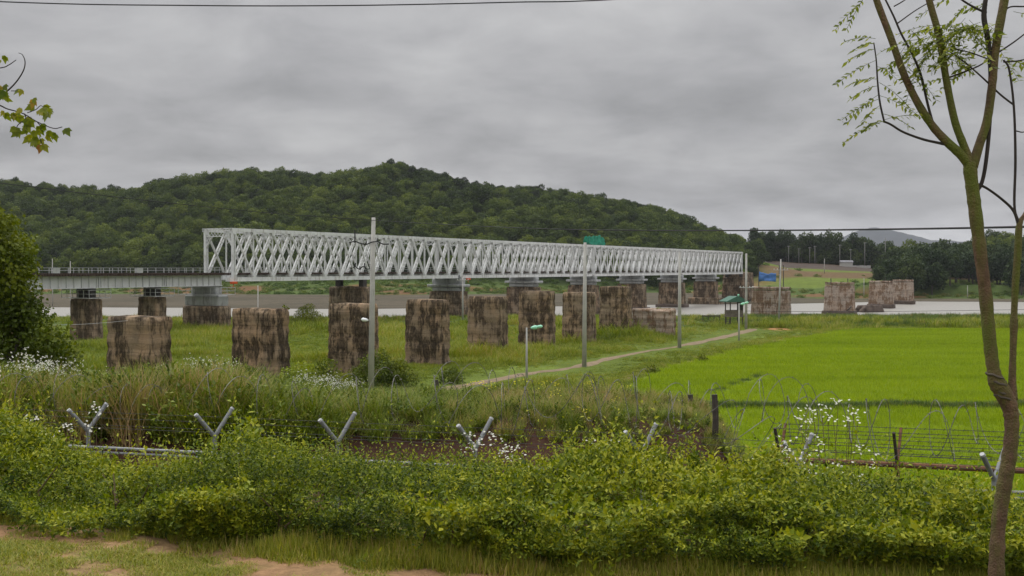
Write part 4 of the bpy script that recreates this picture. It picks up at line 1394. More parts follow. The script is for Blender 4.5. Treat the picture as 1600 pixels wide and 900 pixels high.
def build_weeds():
    W_ = M['weed']
    protos = []
    for s in range(3):
        lm, _ = tuft("w", None, 75, 0.22, 0.35, 0.85, 0.016, 0.32, 0.9, 600 + s, (0.1, 0.75)); protos.append(lm.mesh("weed_clump", [W_]))
    for s in range(2):      # straw coloured
        lm, _ = tuft("w", None, 70, 0.2, 0.4, 0.95, 0.013, 0.25, 0.7, 610 + s, (0.55, 1.0)); protos.append(lm.mesh("weed_clump", [W_]))
    for s in range(2):      # leafy
        protos.append(forb("f", 620 + s, 0.6, 26, 0.11, tint=(0.05, 0.6), stems=4).mesh("weed_clump", [W_]))
    protos.append(forb("f", 630, 0.85, 22, 0.09, 1, 9, 0.013, stems=4, spread=0.4).mesh("weed_clump", [W_, M['petal']]))
    protos.append(forb("f", 631, 0.72, 18, 0.09, 1, 4, 0.024, stems=2, spread=0.2).mesh("weed_clump", [W_, M['yellow']]))
    n = 17000
    y = rng.uniform(18.6, 56, n)
    y = 18.5 + (y - 18.6) ** 1.0 * rng.random(n) ** 0.35
    x = rng.uniform(-0.62, 0.36, n) * y
    left = 1 - S(3.9, 5.1, x - 0.12 * (y - 20))
    k = (rng.random(n) < left) & (path_d(x, y) > 2)
    x, y = x[k], y[k]; n = len(x)
    px = 800 + F * x / y
    tall = fbm(x * 0.25, y * 0.25, 3)
    white = np.exp(-((px - 330) / 60) ** 2 - ((y - 27) / 5) ** 2) + np.exp(-((px - 520) / 45) ** 2 - ((y - 24) / 3) ** 2) + 0.9 * np.exp(-((px - 60) / 60) ** 2 - ((y - 25) / 4) ** 2)
    yel = np.exp(-((px - 880) / 150) ** 2 - ((y - 26) / 5) ** 2)
    straw = S(0.47, 0.66, fbm(x * 0.35 + 5, y * 0.35, 3) + 0.16 * S(600, 1000, px))
    rr = rng.random(n)
    idx = np.where(rr < 0.28 + 0.3 * (1 - straw), rng.integers(0, 3, n), np.where(rr < 0.72, np.where(rng.random(n) < straw, rng.integers(3, 5, n), rng.integers(0, 3, n)), rng.integers(5, 7, n)))
    idx = np.where(rng.random(n) < 0.13 * white, 7, idx)
    idx = np.where(rng.random(n) < 0.07 * yel, 8, idx)
    hs = lerp(1.12, 0.55, S(360, 600, px)) * (0.55 + 0.9 * tall)
    hs = hs * lerp(1.0, 0.72, S(940, 1050, px) * (1 - S(1125, 1150, px))) * (1 - 0.3 * S(26, 40, y) * S(350, 600, px))
    sc = rng.uniform(0.75, 1.15, n) * hs
    scatter("weeds", protos, np.stack([x, y, height(x, y) - 0.03], 1), rots(n, 0.12), np.stack([sc * 1.1, sc * 1.1, sc], 1), idx,
            label="tangled tall weeds and straw grass behind the razor wire")
    # growth between hedge and fence and along the foot of the fences
    n = 2600
    y = rng.uniform(9.0, 17.4, n); x = rng.uniform(-0.60, 0.60, n) * y
    k = (y < 12.5) | (rng.random(n) < 0.22) | (x > 4.2)
    k &= y > hedge_line(x) + 1.7
    x, y = x[k], y[k]; n = len(x)
    idx = rng.integers(0, 7, n); sc = rng.uniform(0.4, 0.8, n)
    scatter("fence_weeds", protos, np.stack([x, y, height(x, y) - 0.03], 1), rots(n, 0.12), np.stack([sc, sc, sc], 1), idx,
            label="lower weeds growing along the foot of the wire fences")
    # lawn in front of the hedge
    lp = []
    for s in range(4):
        lm, _ = tuft("l", None, 260, 0, 0.015, 0.055, 0.006, 0.7, 0.8, 640 + s, (0.2, 0.95), square=0.12, seg=2); lp.append(lm.mesh("lawn_patch", M['lawn']))
    n = 15000
    y = rng.uniform(3.0, 9.6, n); x = rng.uniform(-0.62, 0.62, n) * (y + 1)
    hl = hedge_line(x)
    sm = soil_mask(x, y); fl = fbm(x * 1.3, y * 2.2, 4)
    k = (y < hl + 0.25) & (rng.random(n) > sm * 1.05) & (rng.random(n) > S(0.46, 0.62, fl) * 0.8 * (y < hl - 0.35))
    x, y, hl, sm = x[k], y[k], hl[k], sm[k]; n = len(x)
    sc = rng.uniform(0.7, 1.2, n) * (1 - 0.4 * sm)
    hsc = sc * (1 + 2.6 * S(-0.42, 0.1, y - hl))
    scatter("lawn_grass", lp, np.stack([x, y, height(x, y) - 0.004], 1), rots(n, 0.03), np.stack([sc, sc, hsc], 1), rng.integers(0, 4, n),
            label="short patchy grass on the trodden strip before the hedge")


build_weeds()


def build_hedge():
    r = np.random.default_rng(77)
    lm = LM()
    ns = 47000
    x = r.uniform(-6.6, 5.6, ns)
    dep = r.random(ns)
    inner = r.random(ns) < 0.22
    hl = hedge_line(x)
    # cross-section of the hedge: front face then top, as a path 0..1
    w = 1.55
    top = np.interp(x, [-5, -4, -3.4, -3.0, -2.5, -2.0, -1, 0, 1, 2, 3.5], [0.50, 0.46, 0.32, 0.23, 0.30, 0.50, 0.50, 0.49, 0.50, 0.40, 0.31]) + 0.16 * (fbm(x * 0.9 + 3, x * 0 + 1.1, 3) - 0.5) + 0.08 * (vnoise(x * 4.0, x * 0 + 7) - 0.5)
    front = dep < 0.5
    tf = dep / 0.5
    tt = np.clip((dep - 0.5) / 0.5, 0, 1)
    bul = 0.42 * (fbm(x * 2.0, dep * 4.5, 3) - 0.5) * 2
    yy = np.where(front, hl + 0.26 * (1 - tf) ** 1.4 - 0.16 * np.sin(tf * 2.4) + bul, hl + 0.14 + tt * w)
    g = height(x, yy)
    zz = np.where(front, g + 0.06 + (top - 0.1) * tf, ZC + (height(x, hl) - ZC) + top + 0.10 * np.sin(tt * 3.1) - 0.36 * tt ** 2 + 0.34 * (fbm(x * 1.5, yy * 1.7, 3) - 0.5))
    inset = r.random(ns) ** 1.2 * np.where(front, 0.22, 0.20)
    inset = np.where(inner, 0.34 + 0.25 * r.random(ns), inset)
    kindn = fbm(x * 0.8 + 21, yy * 0.9 + zz, 3)
    gap = fbm(x * 2.3 + 40, dep * 9, 3)
    out = np.where(front[:, None], np.stack([r.normal(size=ns) * 0.3, -0.9 + 0 * x, 0.65 + 0.0 * x], 1), np.stack([r.normal(size=ns) * 0.35, -0.25 + 0.3 * r.normal(size=ns), np.ones(ns)], 1))
    out = out + 0.35 * r.normal(size=(ns, 3)); out /= np.linalg.norm(out, axis=1, keepdims=True)
    base = np.stack([x, yy, zz], 1) - out * (inset + 0.12)[:, None]
    length = r.uniform(0.12, 0.28, ns) * np.where(front, 0.85, 1.05)
    tallshoot = (r.random(ns) < 0.16 * S(0.42, 0.62, fbm(x * 1.8 + 8, yy * 1.8, 3))) & (~front | (tf > 0.8)) & ~inner
    length = np.where(tallshoot, r.uniform(0.35, 0.6, ns), length)
    keep = inner | (gap > np.where(front, 0.58 - 0.17 * tf, 0.39)) | (r.random(ns) < 0.10)
    x, yy, zz, out, base, length, front, kindn, dep = [q[keep] for q in (x, yy, zz, out, base, length, front, kindn, dep)]
    ns = len(x)
    nl = 10
    t = (np.arange(nl) + 0.6) / nl
    pos = base[:, None, :] + out[:, None, :] * (length[:, None] * t)[:, :, None]
    pos[:, :, 2] -= (0.12 * (t ** 2)[None, :] * length[:, None]) * (1 - out[:, 2:3])
    ang = (np.arange(nl) * 2.4)[None, :] + r.random((ns, 1)) * 6.28
    ref = np.cross(out, [0.3, 0.9, 0.1]); ref /= np.linalg.norm(ref, axis=1, keepdims=True)
    ref2 = np.cross(out, ref)
    ld = ref[:, None, :] * np.cos(ang)[:, :, None] + ref2[:, None, :] * np.sin(ang)[:, :, None] + out[:, None, :] * 0.75
    n = ns * nl
    pos = pos.reshape(-1, 3); ld = ld.reshape(-1, 3)
    nrm = np.repeat(out, nl, 0) + 0.45 * r.normal(size=(n, 3)) + [0, -0.1, 0.35]
    big = np.repeat(lerp(0.8, 1.2, S(0.42, 0.62, kindn)) * np.where(r.random(ns) < 0.03, r.uniform(1.5, 2.1, ns), r.uniform(0.75, 1.25, ns)), nl)
    ln = r.uniform(0.022, 0.044, n) * np.tile(1.1 - 0.35 * t, ns) * big
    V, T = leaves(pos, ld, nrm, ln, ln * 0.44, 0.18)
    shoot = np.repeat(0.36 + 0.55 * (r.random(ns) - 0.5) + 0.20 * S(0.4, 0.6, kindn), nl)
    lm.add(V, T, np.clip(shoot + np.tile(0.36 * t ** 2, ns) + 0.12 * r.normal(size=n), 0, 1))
    root = tag(empty("hedge", (0, 6.3, 0)), "long leafy yellow green hedge across the front, beside the worn grass", "hedge")
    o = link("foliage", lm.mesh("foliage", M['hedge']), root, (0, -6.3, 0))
    mb = MB()
    rr = random.Random(9)
    for i in range(330):
        x0 = rr.uniform(-6.4, 5.4); y0 = float(hedge_line(x0)) + rr.uniform(0.15, 1.5); z0 = float(height(x0, y0))
        hh = rr.uniform(0.25, 0.42)
        mb.tube([(x0, y0 - 6.3, z0 - 0.05), (x0 + rr.uniform(-0.1, 0.1), y0 - 6.3 + rr.uniform(-0.12, 0.05), z0 + hh * 0.5), (x0 + rr.uniform(-0.2, 0.2), y0 - 6.3 + rr.uniform(-0.2, 0.05), z0 + hh)], [0.012, 0.008, 0.003], 4, False)
    tag(mb.build("branches", M['stem'], root), kind='stuff')
    # taller sprays of a lighter climber poking out of the hedge
    for px, py, Y, lab in [(390, 652, 8.4, "pale leafy shoot standing above the hedge beside the second fence post"), (1520, 800, 6.9, "yellowish upright shoot in the hedge beside the tree trunk"),
                           (1310, 770, 6.9, "leafy yellow green shoot above the hedge under the white flowers")]:
        q = P(px, py, Y)
        zg = float(height(q.x, q.y))
        lm2 = LM(); k = 90
        h = q.z - zg
        tz = r.random(k) ** 0.6
        p = np.stack([0.10 * r.normal(size=k) * (1.2 - tz), 0.08 * r.normal(size=k), 0.35 * h + 0.65 * h * tz], 1)
        l2 = r.uniform(0.04, 0.075, k)
        V, T = leaves(p, rdir(k, 0.3, r), rdir(k, 1.0, r), l2, l2 * 0.7, 0.12)
        lm2.add(V, T, r.uniform(0.5, 0.95, k))
        s = tag(empty("shoot", (q.x, q.y, zg)), lab, "plant")
        link("foliage", lm2.mesh("foliage", M['hedge']), s)
        mb = MB(); mb.tube([(0, 0, -0.05), (0.02, 0.01, h * 0.5), (0, 0, h)], [0.008, 0.006, 0.002], 4); mb.build("stem", M['stem'], s)


build_hedge()


def build_flowers():
    r = np.random.default_rng(91)
    spots = [(735, 686, 9.6, "white flowering weed by the foot of the fourth fence post"), (778, 680, 9.8, "white flowering weed just right of the fourth fence post"), (806, 700, 9.4, "small white flowering weed above dark soil right of the fourth post"),
             (915, 692, 9.2, "white flowering weed above the hedge left of the fifth fence post"), (945, 690, 9.4, "dense white flowering weed between the fourth and fifth fence posts"), (1010, 706, 9.2, "white flowering weed under the arms of the fifth fence post"),
             (1030, 715, 9.0, "low white flowering weed right under the fifth fence post"), (1205, 710, 9.0, "white flowering weed left of the sixth fence post"), (1240, 690, 9.2, "white flowering weed at the sixth fence post"),
             (1272, 640, 9.3, "tall white flowering weed with heads above the paddy bund"), (1300, 624, 9.4, "tallest white flowering weed reaching over the paddy bund"), (1322, 640, 9.2, "tall white flowering weed, last of the tall ones towards the tree"),
             (1290, 690, 8.9, "bushy white flowering weed below the tallest flower heads"), (1335, 705, 8.9, "white flowering weed leaning towards the rusty fence post"), (1262, 715, 8.7, "short white flowering weed at hedge level near the sixth post"),
             (150, 640, 10.6, "white flowering weed between the arms of the first fence post"), (60, 664, 10.0, "white flowering weed above the hedge at the picture edge"), (35, 655, 10.2, "pale flowering weed before the dark bushy tree"), (95, 668, 9.8, "white flowering weed left of the first fence post")]
    for px, py, Y, lab in spots:
        q = P(px, py, Y)
        zg = float(height(q.x, q.y)); h = q.z - zg
        root = tag(empty("flowering_weed", (q.x, q.y, zg)), lab, "plant", "white flowering weeds along the hedge")
        fl = LM(); lf = LM(); mb = MB()
        for s in range(5):
            a = r.random() * 6.28; sp = 0.05 + 0.13 * r.random()
            top = np.array([sp * math.cos(a), sp * math.sin(a), h * (0.80 + 0.2 * r.random()) if s else h])
            mb.tube([(0, 0, -0.03), (top[0] * 0.4, top[1] * 0.4, h * 0.55), tuple(top)], [0.004, 0.003, 0.002], 4, False)
            k = 6 if s else 9
            heads = top + r.normal(size=(k, 3)) * [0.035, 0.035, 0.022]
            for hd in heads:      # a ring of petals round each head
                m = 8
                an = np.arange(m) * 6.283 / m
                tilt = r.normal(size=3) * 0.35 + [0, -0.35, 1]; tilt /= np.linalg.norm(tilt)
                e1 = np.cross(tilt, [1, 0.2, 0]); e1 /= np.linalg.norm(e1); e2 = np.cross(tilt, e1)
                d = e1 * np.cos(an)[:, None] + e2 * np.sin(an)[:, None] + tilt * 0.15
                V, T = leaves(np.repeat(hd[None], m, 0), d, np.repeat(tilt[None], m, 0), 0.013, 0.010, 0.0)
                fl.add(V, T, r.uniform(0.5, 1, m))
            t = r.uniform(0.3, 0.95, 9)
            pos = top * t[:, None]
            V, T = leaves(pos, rdir(9, 0.3, r), rdir(9, 1.2, r), 0.05, 0.014, 0.1); lf.add(V, T, r.uniform(0.3, 0.7, 9))
        link("blossom", fl.mesh("blossom", M['petal']), root)
        link("leaves", lf.mesh("leaves", M['hedge']), root)
        mb.build("stem", M['stem'], root)


build_flowers()

# ------------------------------------------------------------------ fences and wire


def build_fence():
    a = np.array((-6.0, 15.0)); b = np.array((5.52, 12.0))
    zj = ZC - 2.28
    pos = [np.array(((q - 800) / F * (15.0 - 0.5 * k), 15.0 - 0.5 * k)) for k, q in zip(range(-1, 8), (-45, 138, 333, 530, 742, 1003, 1252, 1556, 1900))]
    root = tag(empty("wire_fence", (float(a[0]), float(a[1]), 0)), "galvanised pipe fence with forked post tops running behind the hedge", "fence")
    O = Vector((float(a[0]), float(a[1]), 0))
    av = Vector((0.80, 0.60, 0))
    tips = []
    for i, p in enumerate(pos):
        zg = float(height(*p)) - 0.3
        jit = random.uniform(-0.03, 0.03)
        zj = ZC - 2.28 - 0.05 * max(0, i - 5)
        base = Vector((float(p[0]), float(p[1]), 0)) - O
        mb = MB(); mb.tube([base + Vector((0, 0, zg)), base + Vector((jit, 0, zj))], 0.029, 10)
        post = mb.build("post", M['galv'], root, smooth=False)
        tp = []
        for s in (-1, 1):
            tip = base + Vector((jit, 0, zj)) + av * (s * 0.25) + Vector((0, 0, 0.33 if s > 0 else 0.28))
            mb = MB(); mb.tube([base + Vector((jit, 0, zj - 0.03)), tip], 0.029, 10)
            arm = mb.build("arm", M['galv'], post)
            mb = MB(); d = (tip - base - Vector((jit, 0, zj))).normalized(); mb.tube([tip, tip + d * 0.025], [0.032, 0.027], 10); mb.build("arm_cap", M['galv_cap'], post)
            tp.append(tip)
        tips.append(tp)
    for i in range(len(pos) - 1):
        p = Vector((*map(float, pos[i]), 0)) - O; q = Vector((*map(float, pos[i + 1]), 0)) - O
        for dz, rad in ((-0.10, 0.022), (-0.165, 0.018)):
            mb = MB(); mb.tube([p + Vector((0.0, -0.05, zj + dz)), q + Vector((0.0, -0.05, zj + dz))], rad, 8); mb.build("rail", M['galv'], root)
    for s in (0, 1):
        for k in (0.35, 0.7):
            mb = MB()
            pts = []
            for i in range(len(tips)):
                j = tips[i][s]; c = Vector((*map(float, pos[i]), 0)) - O + Vector((0, 0, zj))
                pts.append(c + (j - c) * k + Vector((0, 0, 0.035)))
            mb.tube(pts, 0.0028, 4, False)
            mb.build("barbed_strand", M['black_wire'], root)
    return


build_fence()


def coil(name, pts, rad, pitch, label, r0=0.006, seed=0):
    """spiral of razor wire laid along a line of points, with little blades"""
    r = random.Random(seed)
    P_ = [Vector(p) for p in spline([tuple(p) for p in pts], 10)]
    ln = [0]
    for u, v in zip(P_[:-1], P_[1:]): ln.append(ln[-1] + (v - u).length)
    turns = ln[-1] / pitch
    n = int(turns * 22)
    mb = MB(); path = []
    ph = 0
    for i in range(n + 1):
        s = ln[-1] * i / n
        k = min(max(np.searchsorted(ln, s) - 1, 0), len(P_) - 2)
        f = (s - ln[k]) / max(1e-6, ln[k + 1] - ln[k])
        c = P_[k].lerp(P_[k + 1], f)
        d = (P_[k + 1] - P_[k]).normalized(); sd = d.cross(Vector((0, 0, 1))).normalized(); up = sd.cross(d)
        a = 2 * math.pi * turns * i / n
        lo = int(a / 6.2832); ra = random.Random(lo * 13 + seed)
        w = 1 + 0.22 * math.sin(a * 0.37 + seed) + 0.14 * math.sin(a * 0.171 + 2)
        a = a + 0.5 * math.sin(a * 0.23)
        path.append(c + (sd * math.cos(a) + up * math.sin(a)) * rad * w + d * (0.25 * math.sin(a * 0.5) + 0.2 * math.sin(a * 0.31 + 1)) + up * 0.10 * math.sin(a * 0.13))
    mb.tube(path, r0, 4, False)
    for i in range(1, len(path) - 1, 2):
        d = (path[i + 1] - path[i - 1]).normalized(); o = d.orthogonal().normalized()
        o = (Matrix.Rotation(r.random() * 6.28, 3, d) @ o)
        mb.bar(path[i] - o * 0.022, path[i] + o * 0.022, 0.012, 0.002, d)
    base = Vector(pts[len(pts) // 2])
    mb.v = [tuple(Vector(v) - base) for v in mb.v]
    return tag(mb.build(name, M['razor'], None, base), label, "razor wire", "coils of razor wire")


def build_wire():
    pts = []
    for x, y in ((-12.5, 19.3), (-9, 19.1), (-6, 18.9), (-3, 19.0), (0, 18.8), (3.2, 18.7), (5.0, 18.2)):
        pts.append((x, y, float(height(x, y)) + (0.46 if x < 4 else 0.9)))
    coil("razor_wire_coil", pts, 0.42, 0.42, "loose razor wire coil snarled in the tall weeds above the bare soil", seed=1)
    # upper loops further back above the weeds
    pts = [(-1.8, 23.0, ZC - 2.55), (0.2, 22.6, ZC - 2.62), (2.6, 22.2, ZC - 2.7), (4.6, 21.6, ZC - 2.75), (6.2, 20.6, ZC - 2.7)]
    coil("razor_wire_coil", pts, 0.44, 0.42, "razor wire coil looping over weeds between the dark posts", seed=2)
    pts = [(4.4, 17.4, ZC - 2.55), (6.2, 16.6, ZC - 2.50), (8.0, 16.0, ZC - 2.48), (10.5, 15.2, ZC - 2.45)]
    coil("razor_wire_coil", pts, 0.42, 0.34, "razor wire coil held on the rusty fence before the bright paddies", seed=3)
    # rusty fence under that coil
    root = tag(empty("rusty_fence", (7.0, 16.2, 0)), "rusty pipe fence with forked posts and barbed strands before the paddies", "fence")
    a = Vector((4.2, 17.3, ZC - 3.12)); b = Vector((10.5, 15.1, ZC - 3.05)); O = Vector((7.0, 16.2, 0))
    mb = MB(); mb.tube([a - O, b - O], 0.045, 8); mb.build("rail", M['rust'], root)
    mids = []
    for t in (0.02, 0.285, 0.285 + 0.0, 0.72, 0.98):
        pass
    for t in (0.03, 0.30, 0.62, 0.95):
        c = a.lerp(b, t)
        zg = float(height(c.x, c.y))
        mb = MB(); mb.tube([Vector((c.x, c.y, zg - 0.3)) - O, c + Vector((0, 0, 0.05)) - O], 0.042, 8); post = mb.build("post", M['rust'], root)
        for s in (-1, 1):
            tip = c + Vector((s * 0.15, s * 0.25, 0.55))
            mb = MB(); mb.bar(c - O, tip - O, 0.04, 0.04); mb.build("arm", M['darkwood'] if s < 0 else M['rust'], post)
        mids.append(c)
    for s in (-1, 1):
        for k in range(4):
            f = 0.3 + 0.23 * k
            p = [c + Vector((s * 0.15 * f, s * 0.25 * f, 0.55 * f)) - O for c in mids]
            mb = MB()
            mb.tube(p, 0.0045, 4, False)
            for i in range(len(p) - 1):
                L_ = (p[i + 1] - p[i])
                m = int(L_.length / 0.14)
                for q in range(m):
                    c = p[i] + L_ * ((q + 0.5) / m)
                    mb.bar(c - Vector((0.01, 0.0, 0.018)), c + Vector((0.01, 0, 0.018)), 0.006, 0.006)
            mb.build("barbed_strand", M['black_wire'], root)
    # dark timber posts among the weeds
    for px, pyt, pyb, Y, lab in [(682, 594, 660, 23.5, "short dark timber post in weeds beside the earth path"), (1080, 617, 690, 21.5, "shorter of two dark posts standing by the paddy corner"),
                                 (1118, 617, 725, 18.9, "taller of two dark posts standing by the paddy corner")]:
        q = P(px, pyt, Y)
        zg = min(float(height(q.x, q.y)), q.z - 0.5)
        mb = MB(); mb.tube([(0, 0, -0.3), (0.01, 0, (q.z - zg) * 0.5), (-0.01, 0.01, q.z - zg)], [0.062, 0.058, 0.055], 6)
        mb.tube([(-0.058, 0, q.z - zg - 0.12), (0.06, 0, q.z - zg - 0.12)], 0.012, 5)
        tag(mb.build("timber_post", M['darkwood'], None, (q.x, q.y, zg)), lab, "post", "dark posts of the old wire line")


build_wire()

# ------------------------------------------------------------------ poles, lamps, cables


def pole(px, pyt, pyb, Y, w, label, name="utility_pole", arms=(), lamp=None, group="concrete poles along the earth path", lean=0.0, steps=True, mat='pole'):
    X = (px - 800) / F * Y
    zt = ZC - (pyt - 420) / F * Y
    zg = float(height(X, Y))
    root = tag(empty(name, (X, Y, zg)), label, "pole", group)
    h = zt - zg
    mb = MB(); mb.tube([(0, 0, -0.5), (lean * h * 0.5, 0, h * 0.5), (lean * h, 0, h)], [w * 0.54, w * 0.45, w * 0.33], 10)
    mb.build("shaft", M[mat], root, smooth=True)
    if steps:
        mb = MB()
        k = 0; z = 2.5
        while z < h - 0.6:
            sg = 1 if k % 2 else -1
            mb.tube([(lean * z, 0, z), (lean * z + sg * (w * 0.6 + 0.12), 0, z + 0.02)], 0.012, 4); z += 0.9; k += 1
        mb.build("climbing_steps", M['steel_dark'], root)
    for zf, half, mt in arms:
        z = h * zf
        mb = MB(); mb.box(lean * z - half, lean * z + half, -0.06 - w * 0.5, 0.04 - w * 0.5, z - 0.06, z + 0.06); ar = mb.build("cross_arm", M[mt], root)
        for s in (-0.9, -0.45, 0.45, 0.9):
            mb = MB(); mb.tube([(lean * z + s * half, -0.01 - w * 0.5, z + 0.06), (lean * z + s * half, -0.01 - w * 0.5, z + 0.14), (lean * z + s * half, -0.01 - w * 0.5, z + 0.24)], [0.035, 0.06, 0.03], 6); mb.build("insulator", M['whitelamp'], ar)
    if lamp:
        for dx, zf, col, sz in lamp:
            z = h * zf
            mb = MB(); mb.tube([(lean * z, 0, z - 0.12), (dx * 0.6, -0.1, z), (dx, -0.15, z + 0.04)], 0.022, 5); br = mb.build("bracket", M['steel_dark'], root)
            mb = MB()
            s = 1 if dx > 0 else -1
            mb.tube([(dx - s * 0.1, -0.15, z + 0.05), (dx + s * 0.08, -0.15, z + 0.07), (dx + s * 0.34, -0.15, z + 0.11), (dx + s * 0.46, -0.15, z + 0.12)], [0.06 * sz, 0.13 * sz, 0.15 * sz, 0.05 * sz], 8)
            mb.build("lamp_head", M[col], root, smooth=True)
    return root, zt


def build_poles():
    _, z1 = pole(579, 340, 612, 81, 0.46, "tallest concrete pole in front of the truss, small white lamp on its shaft", lamp=[(-0.25, 0.405, 'whitelamp', 1.0)], arms=[], lean=0.018)
    # a strain arm with cable boxes near its upper third
    r0 = [o for o in scene.objects if o.name == "utility_pole"][0]
    h = z1 - r0.location.z
    mb = MB()
    for z, a, b in ((h - 1.95, -1.6, 1.45), (h - 3.85, -1.3, -0.1)):
        n = 7
        pts = [(a + (b - a) * i / n, -0.3 + 0.05 * math.sin(i * 2.1), z + 0.14 * math.sin(i * 1.7)) for i in range(n + 1)]
        mb.tube(pts, 0.05, 5)
        for i in range(1, n, 2): mb.tube([pts[i], (pts[i][0] + 0.02, pts[i][1], pts[i][2] + 0.25)], 0.045, 5)
    mb.tube([(-1.15, -0.3, h - 1.95), (-1.15, -0.3, h - 0.95)], 0.05, 5)
    mb.build("cable_bracket", M['cable'], r0)
    pole(913, 379, 573, 101, 0.44, "second tall concrete pole, standing on the path edge", lean=0.006)
    pole(1062, 393, 542, 127, 0.44, "third tall concrete pole, right of the low stone wall")
    pole(1166, 396, 519, 166, 0.42, "fourth tall concrete pole behind the green roofed hut", arms=[(0.55, 1.1, 'rail')])
    pole(1217, 405, 508, 186, 0.34, "thin pole with a cross arm in front of the bank pier", arms=[(0.83, 1.3, 'pole')], lean=0.03)
    pole(723, 433, 497, 196, 0.34, "short pole with a cross arm against the capped bridge pier", arms=[(0.93, 1.1, 'pole')], group="poles by the river")
    pole(403, 446, 482, 232, 0.30, "white far pole under the truss start", group="poles by the river", steps=False)
    pole(823, 512, 602, 85, 0.20, "green headed street lamp standing beside the earth path", "street_lamp", lamp=[(0.42, 0.985, 'greenlamp', 1.15), (0.82, 1.0, 'greenlamp', 0.9)], group="green street lamps", steps=False)
    pole(1155, 474, 531, 140, 0.22, "green headed street lamp on the paddy bank in front of the hut", "street_lamp", lamp=[(0.25, 0.97, 'greenlamp', 1.2), (0.75, 1.0, 'greenlamp', 1.0)], group="green street lamps", steps=False)
    for i, (px, t, b) in enumerate([(82, 404, 440), (110, 408, 440)]):
        pole(px, t, b, 330 - i * 6, 0.3, ["pale pole beyond the handrail near the dark bushy tree", "thin pale pole beyond the handrail, right of its taller neighbour"][i], group="pale poles beyond the girder bridge", steps=False)
    nth = ["first", "second", "third", "fourth", "fifth", "sixth", "seventh", "eighth"]
    for i, (px, t) in enumerate(((1232, 384), (1248, 388), (1265, 386), (1273, 384), (1312, 382), (1329, 389), (1351, 378), (1383, 371))):
        pole(px, t, 0, 598, 0.40, nth[i] + " pole from the truss end along the tree line beyond the river", group="poles along the far road", steps=False, arms=[(0.95, 0.8, 'farpole')], mat='farpole')
    pole(1288, 404, 0, 505, 0.35, "lone pale pole in the middle of the ploughed terrace", group="poles along the far road", steps=False)
    pole(1350, 434, 0, 420, 0.35, "short pale post on the far bank left of the farthest piers", "marker_post", group="posts on the far bank", steps=False)
    pole(1512, 446, 0, 410, 0.3, "tiny pale post on the far bank beyond the tree trunk", "marker_post", group="posts on the far bank", steps=False)

    def cable(name, pts, rad, label, mat='cable', n=8):
        b = Vector(pts[len(pts) // 2])
        mb = MB(); mb.tube([Vector(q) - b for q in spline([tuple(p) for p in pts], n)], rad, 6)
        return tag(mb.build(name, M[mat], None, b), label, "cable", "overhead cables")
    top = P(580, 344, 81)
    cable("overhead_cable", [P(-260, 252, 50), P(0, 286, 60), P(200, 310, 68), P(400, 331, 75), top], 0.024, "dark overhead cable sloping across the wooded hill to the tallest pole")
    cable("overhead_cable", [top, P(700, 351, 66), P(850, 357.5, 48), P(1000, 360, 36), P(1200, 360, 27), P(1400, 358, 21), P(1600, 354.5, 17), P(1900, 347, 13.5)], 0.021, "thick black overhead cable running level across the skyline")
    cable("overhead_wire", [P(-600, -25, 12), P(0, 4.5, 12), P(300, 10.5, 12), P(550, 10.5, 12), P(800, 5.5, 12), P(1000, -1, 12), P(1700, -45, 12)], 0.007, "thin wire crossing the top of the sky")
    cable("guy_wire", [P(-100, 510, 58), P(0, 508.5, 60), P(120, 507, 66), P(200, 501, 72), P(255, 496, 80)], 0.012, "pale thin wire before the nearest pier and bushy tree", 'rail')
    cable("river_cable", [P(1166, 486, 165), P(1300, 487, 172), P(1450, 486, 180), P(1700, 482, 190)], 0.035, "thin dark cable strung over the river past the stone piers")


build_poles()

# ------------------------------------------------------------------ small things on and around the bridge


def sheet(name, w, h, nx, nz, mat, seed, amp=0.15):
    xs = np.linspace(0, w, nx); zs = np.linspace(0, h, nz)
    X, Z = np.meshgrid(xs, zs)
    Yy = amp * (fbm(X * 1.3 + seed, Z * 1.3, 3) - 0.5) * 4
    X2 = X + amp * (fbm(X * 1.1 + seed + 9, Z * 1.7, 2) - 0.5) * 2
    Z2 = Z * (0.75 + 0.5 * fbm(X * 1.6 + seed, X * 0, 2)) - amp * 1.2 * (fbm(X * 0.8, X * 0 + seed, 2) - 0.5)
    V = np.stack([X2, Yy, Z2], -1).reshape(-1, 3)
    i = (np.arange(nz - 1)[:, None] * nx + np.arange(nx - 1)).ravel()
    Q = np.stack([i, i + 1, i + nx + 1, i + nx], 1)
    V2 = V + [0, 0.03, 0]
    n = len(V)
    rim = []
    bd = list(range(nx)) + [nx * k + nx - 1 for k in range(1, nz)] + [nx * (nz - 1) + k for k in range(nx - 2, -1, -1)] + [nx * k for k in range(nz - 2, 0, -1)]
    for a, b in zip(bd, bd[1:] + bd[:1]): rim.append((a, a + n, b + n, b))
    return np_mesh(name, np.concatenate([V, V2]), [Q, Q[:, ::-1] + n, np.array(rim)], mat, True)


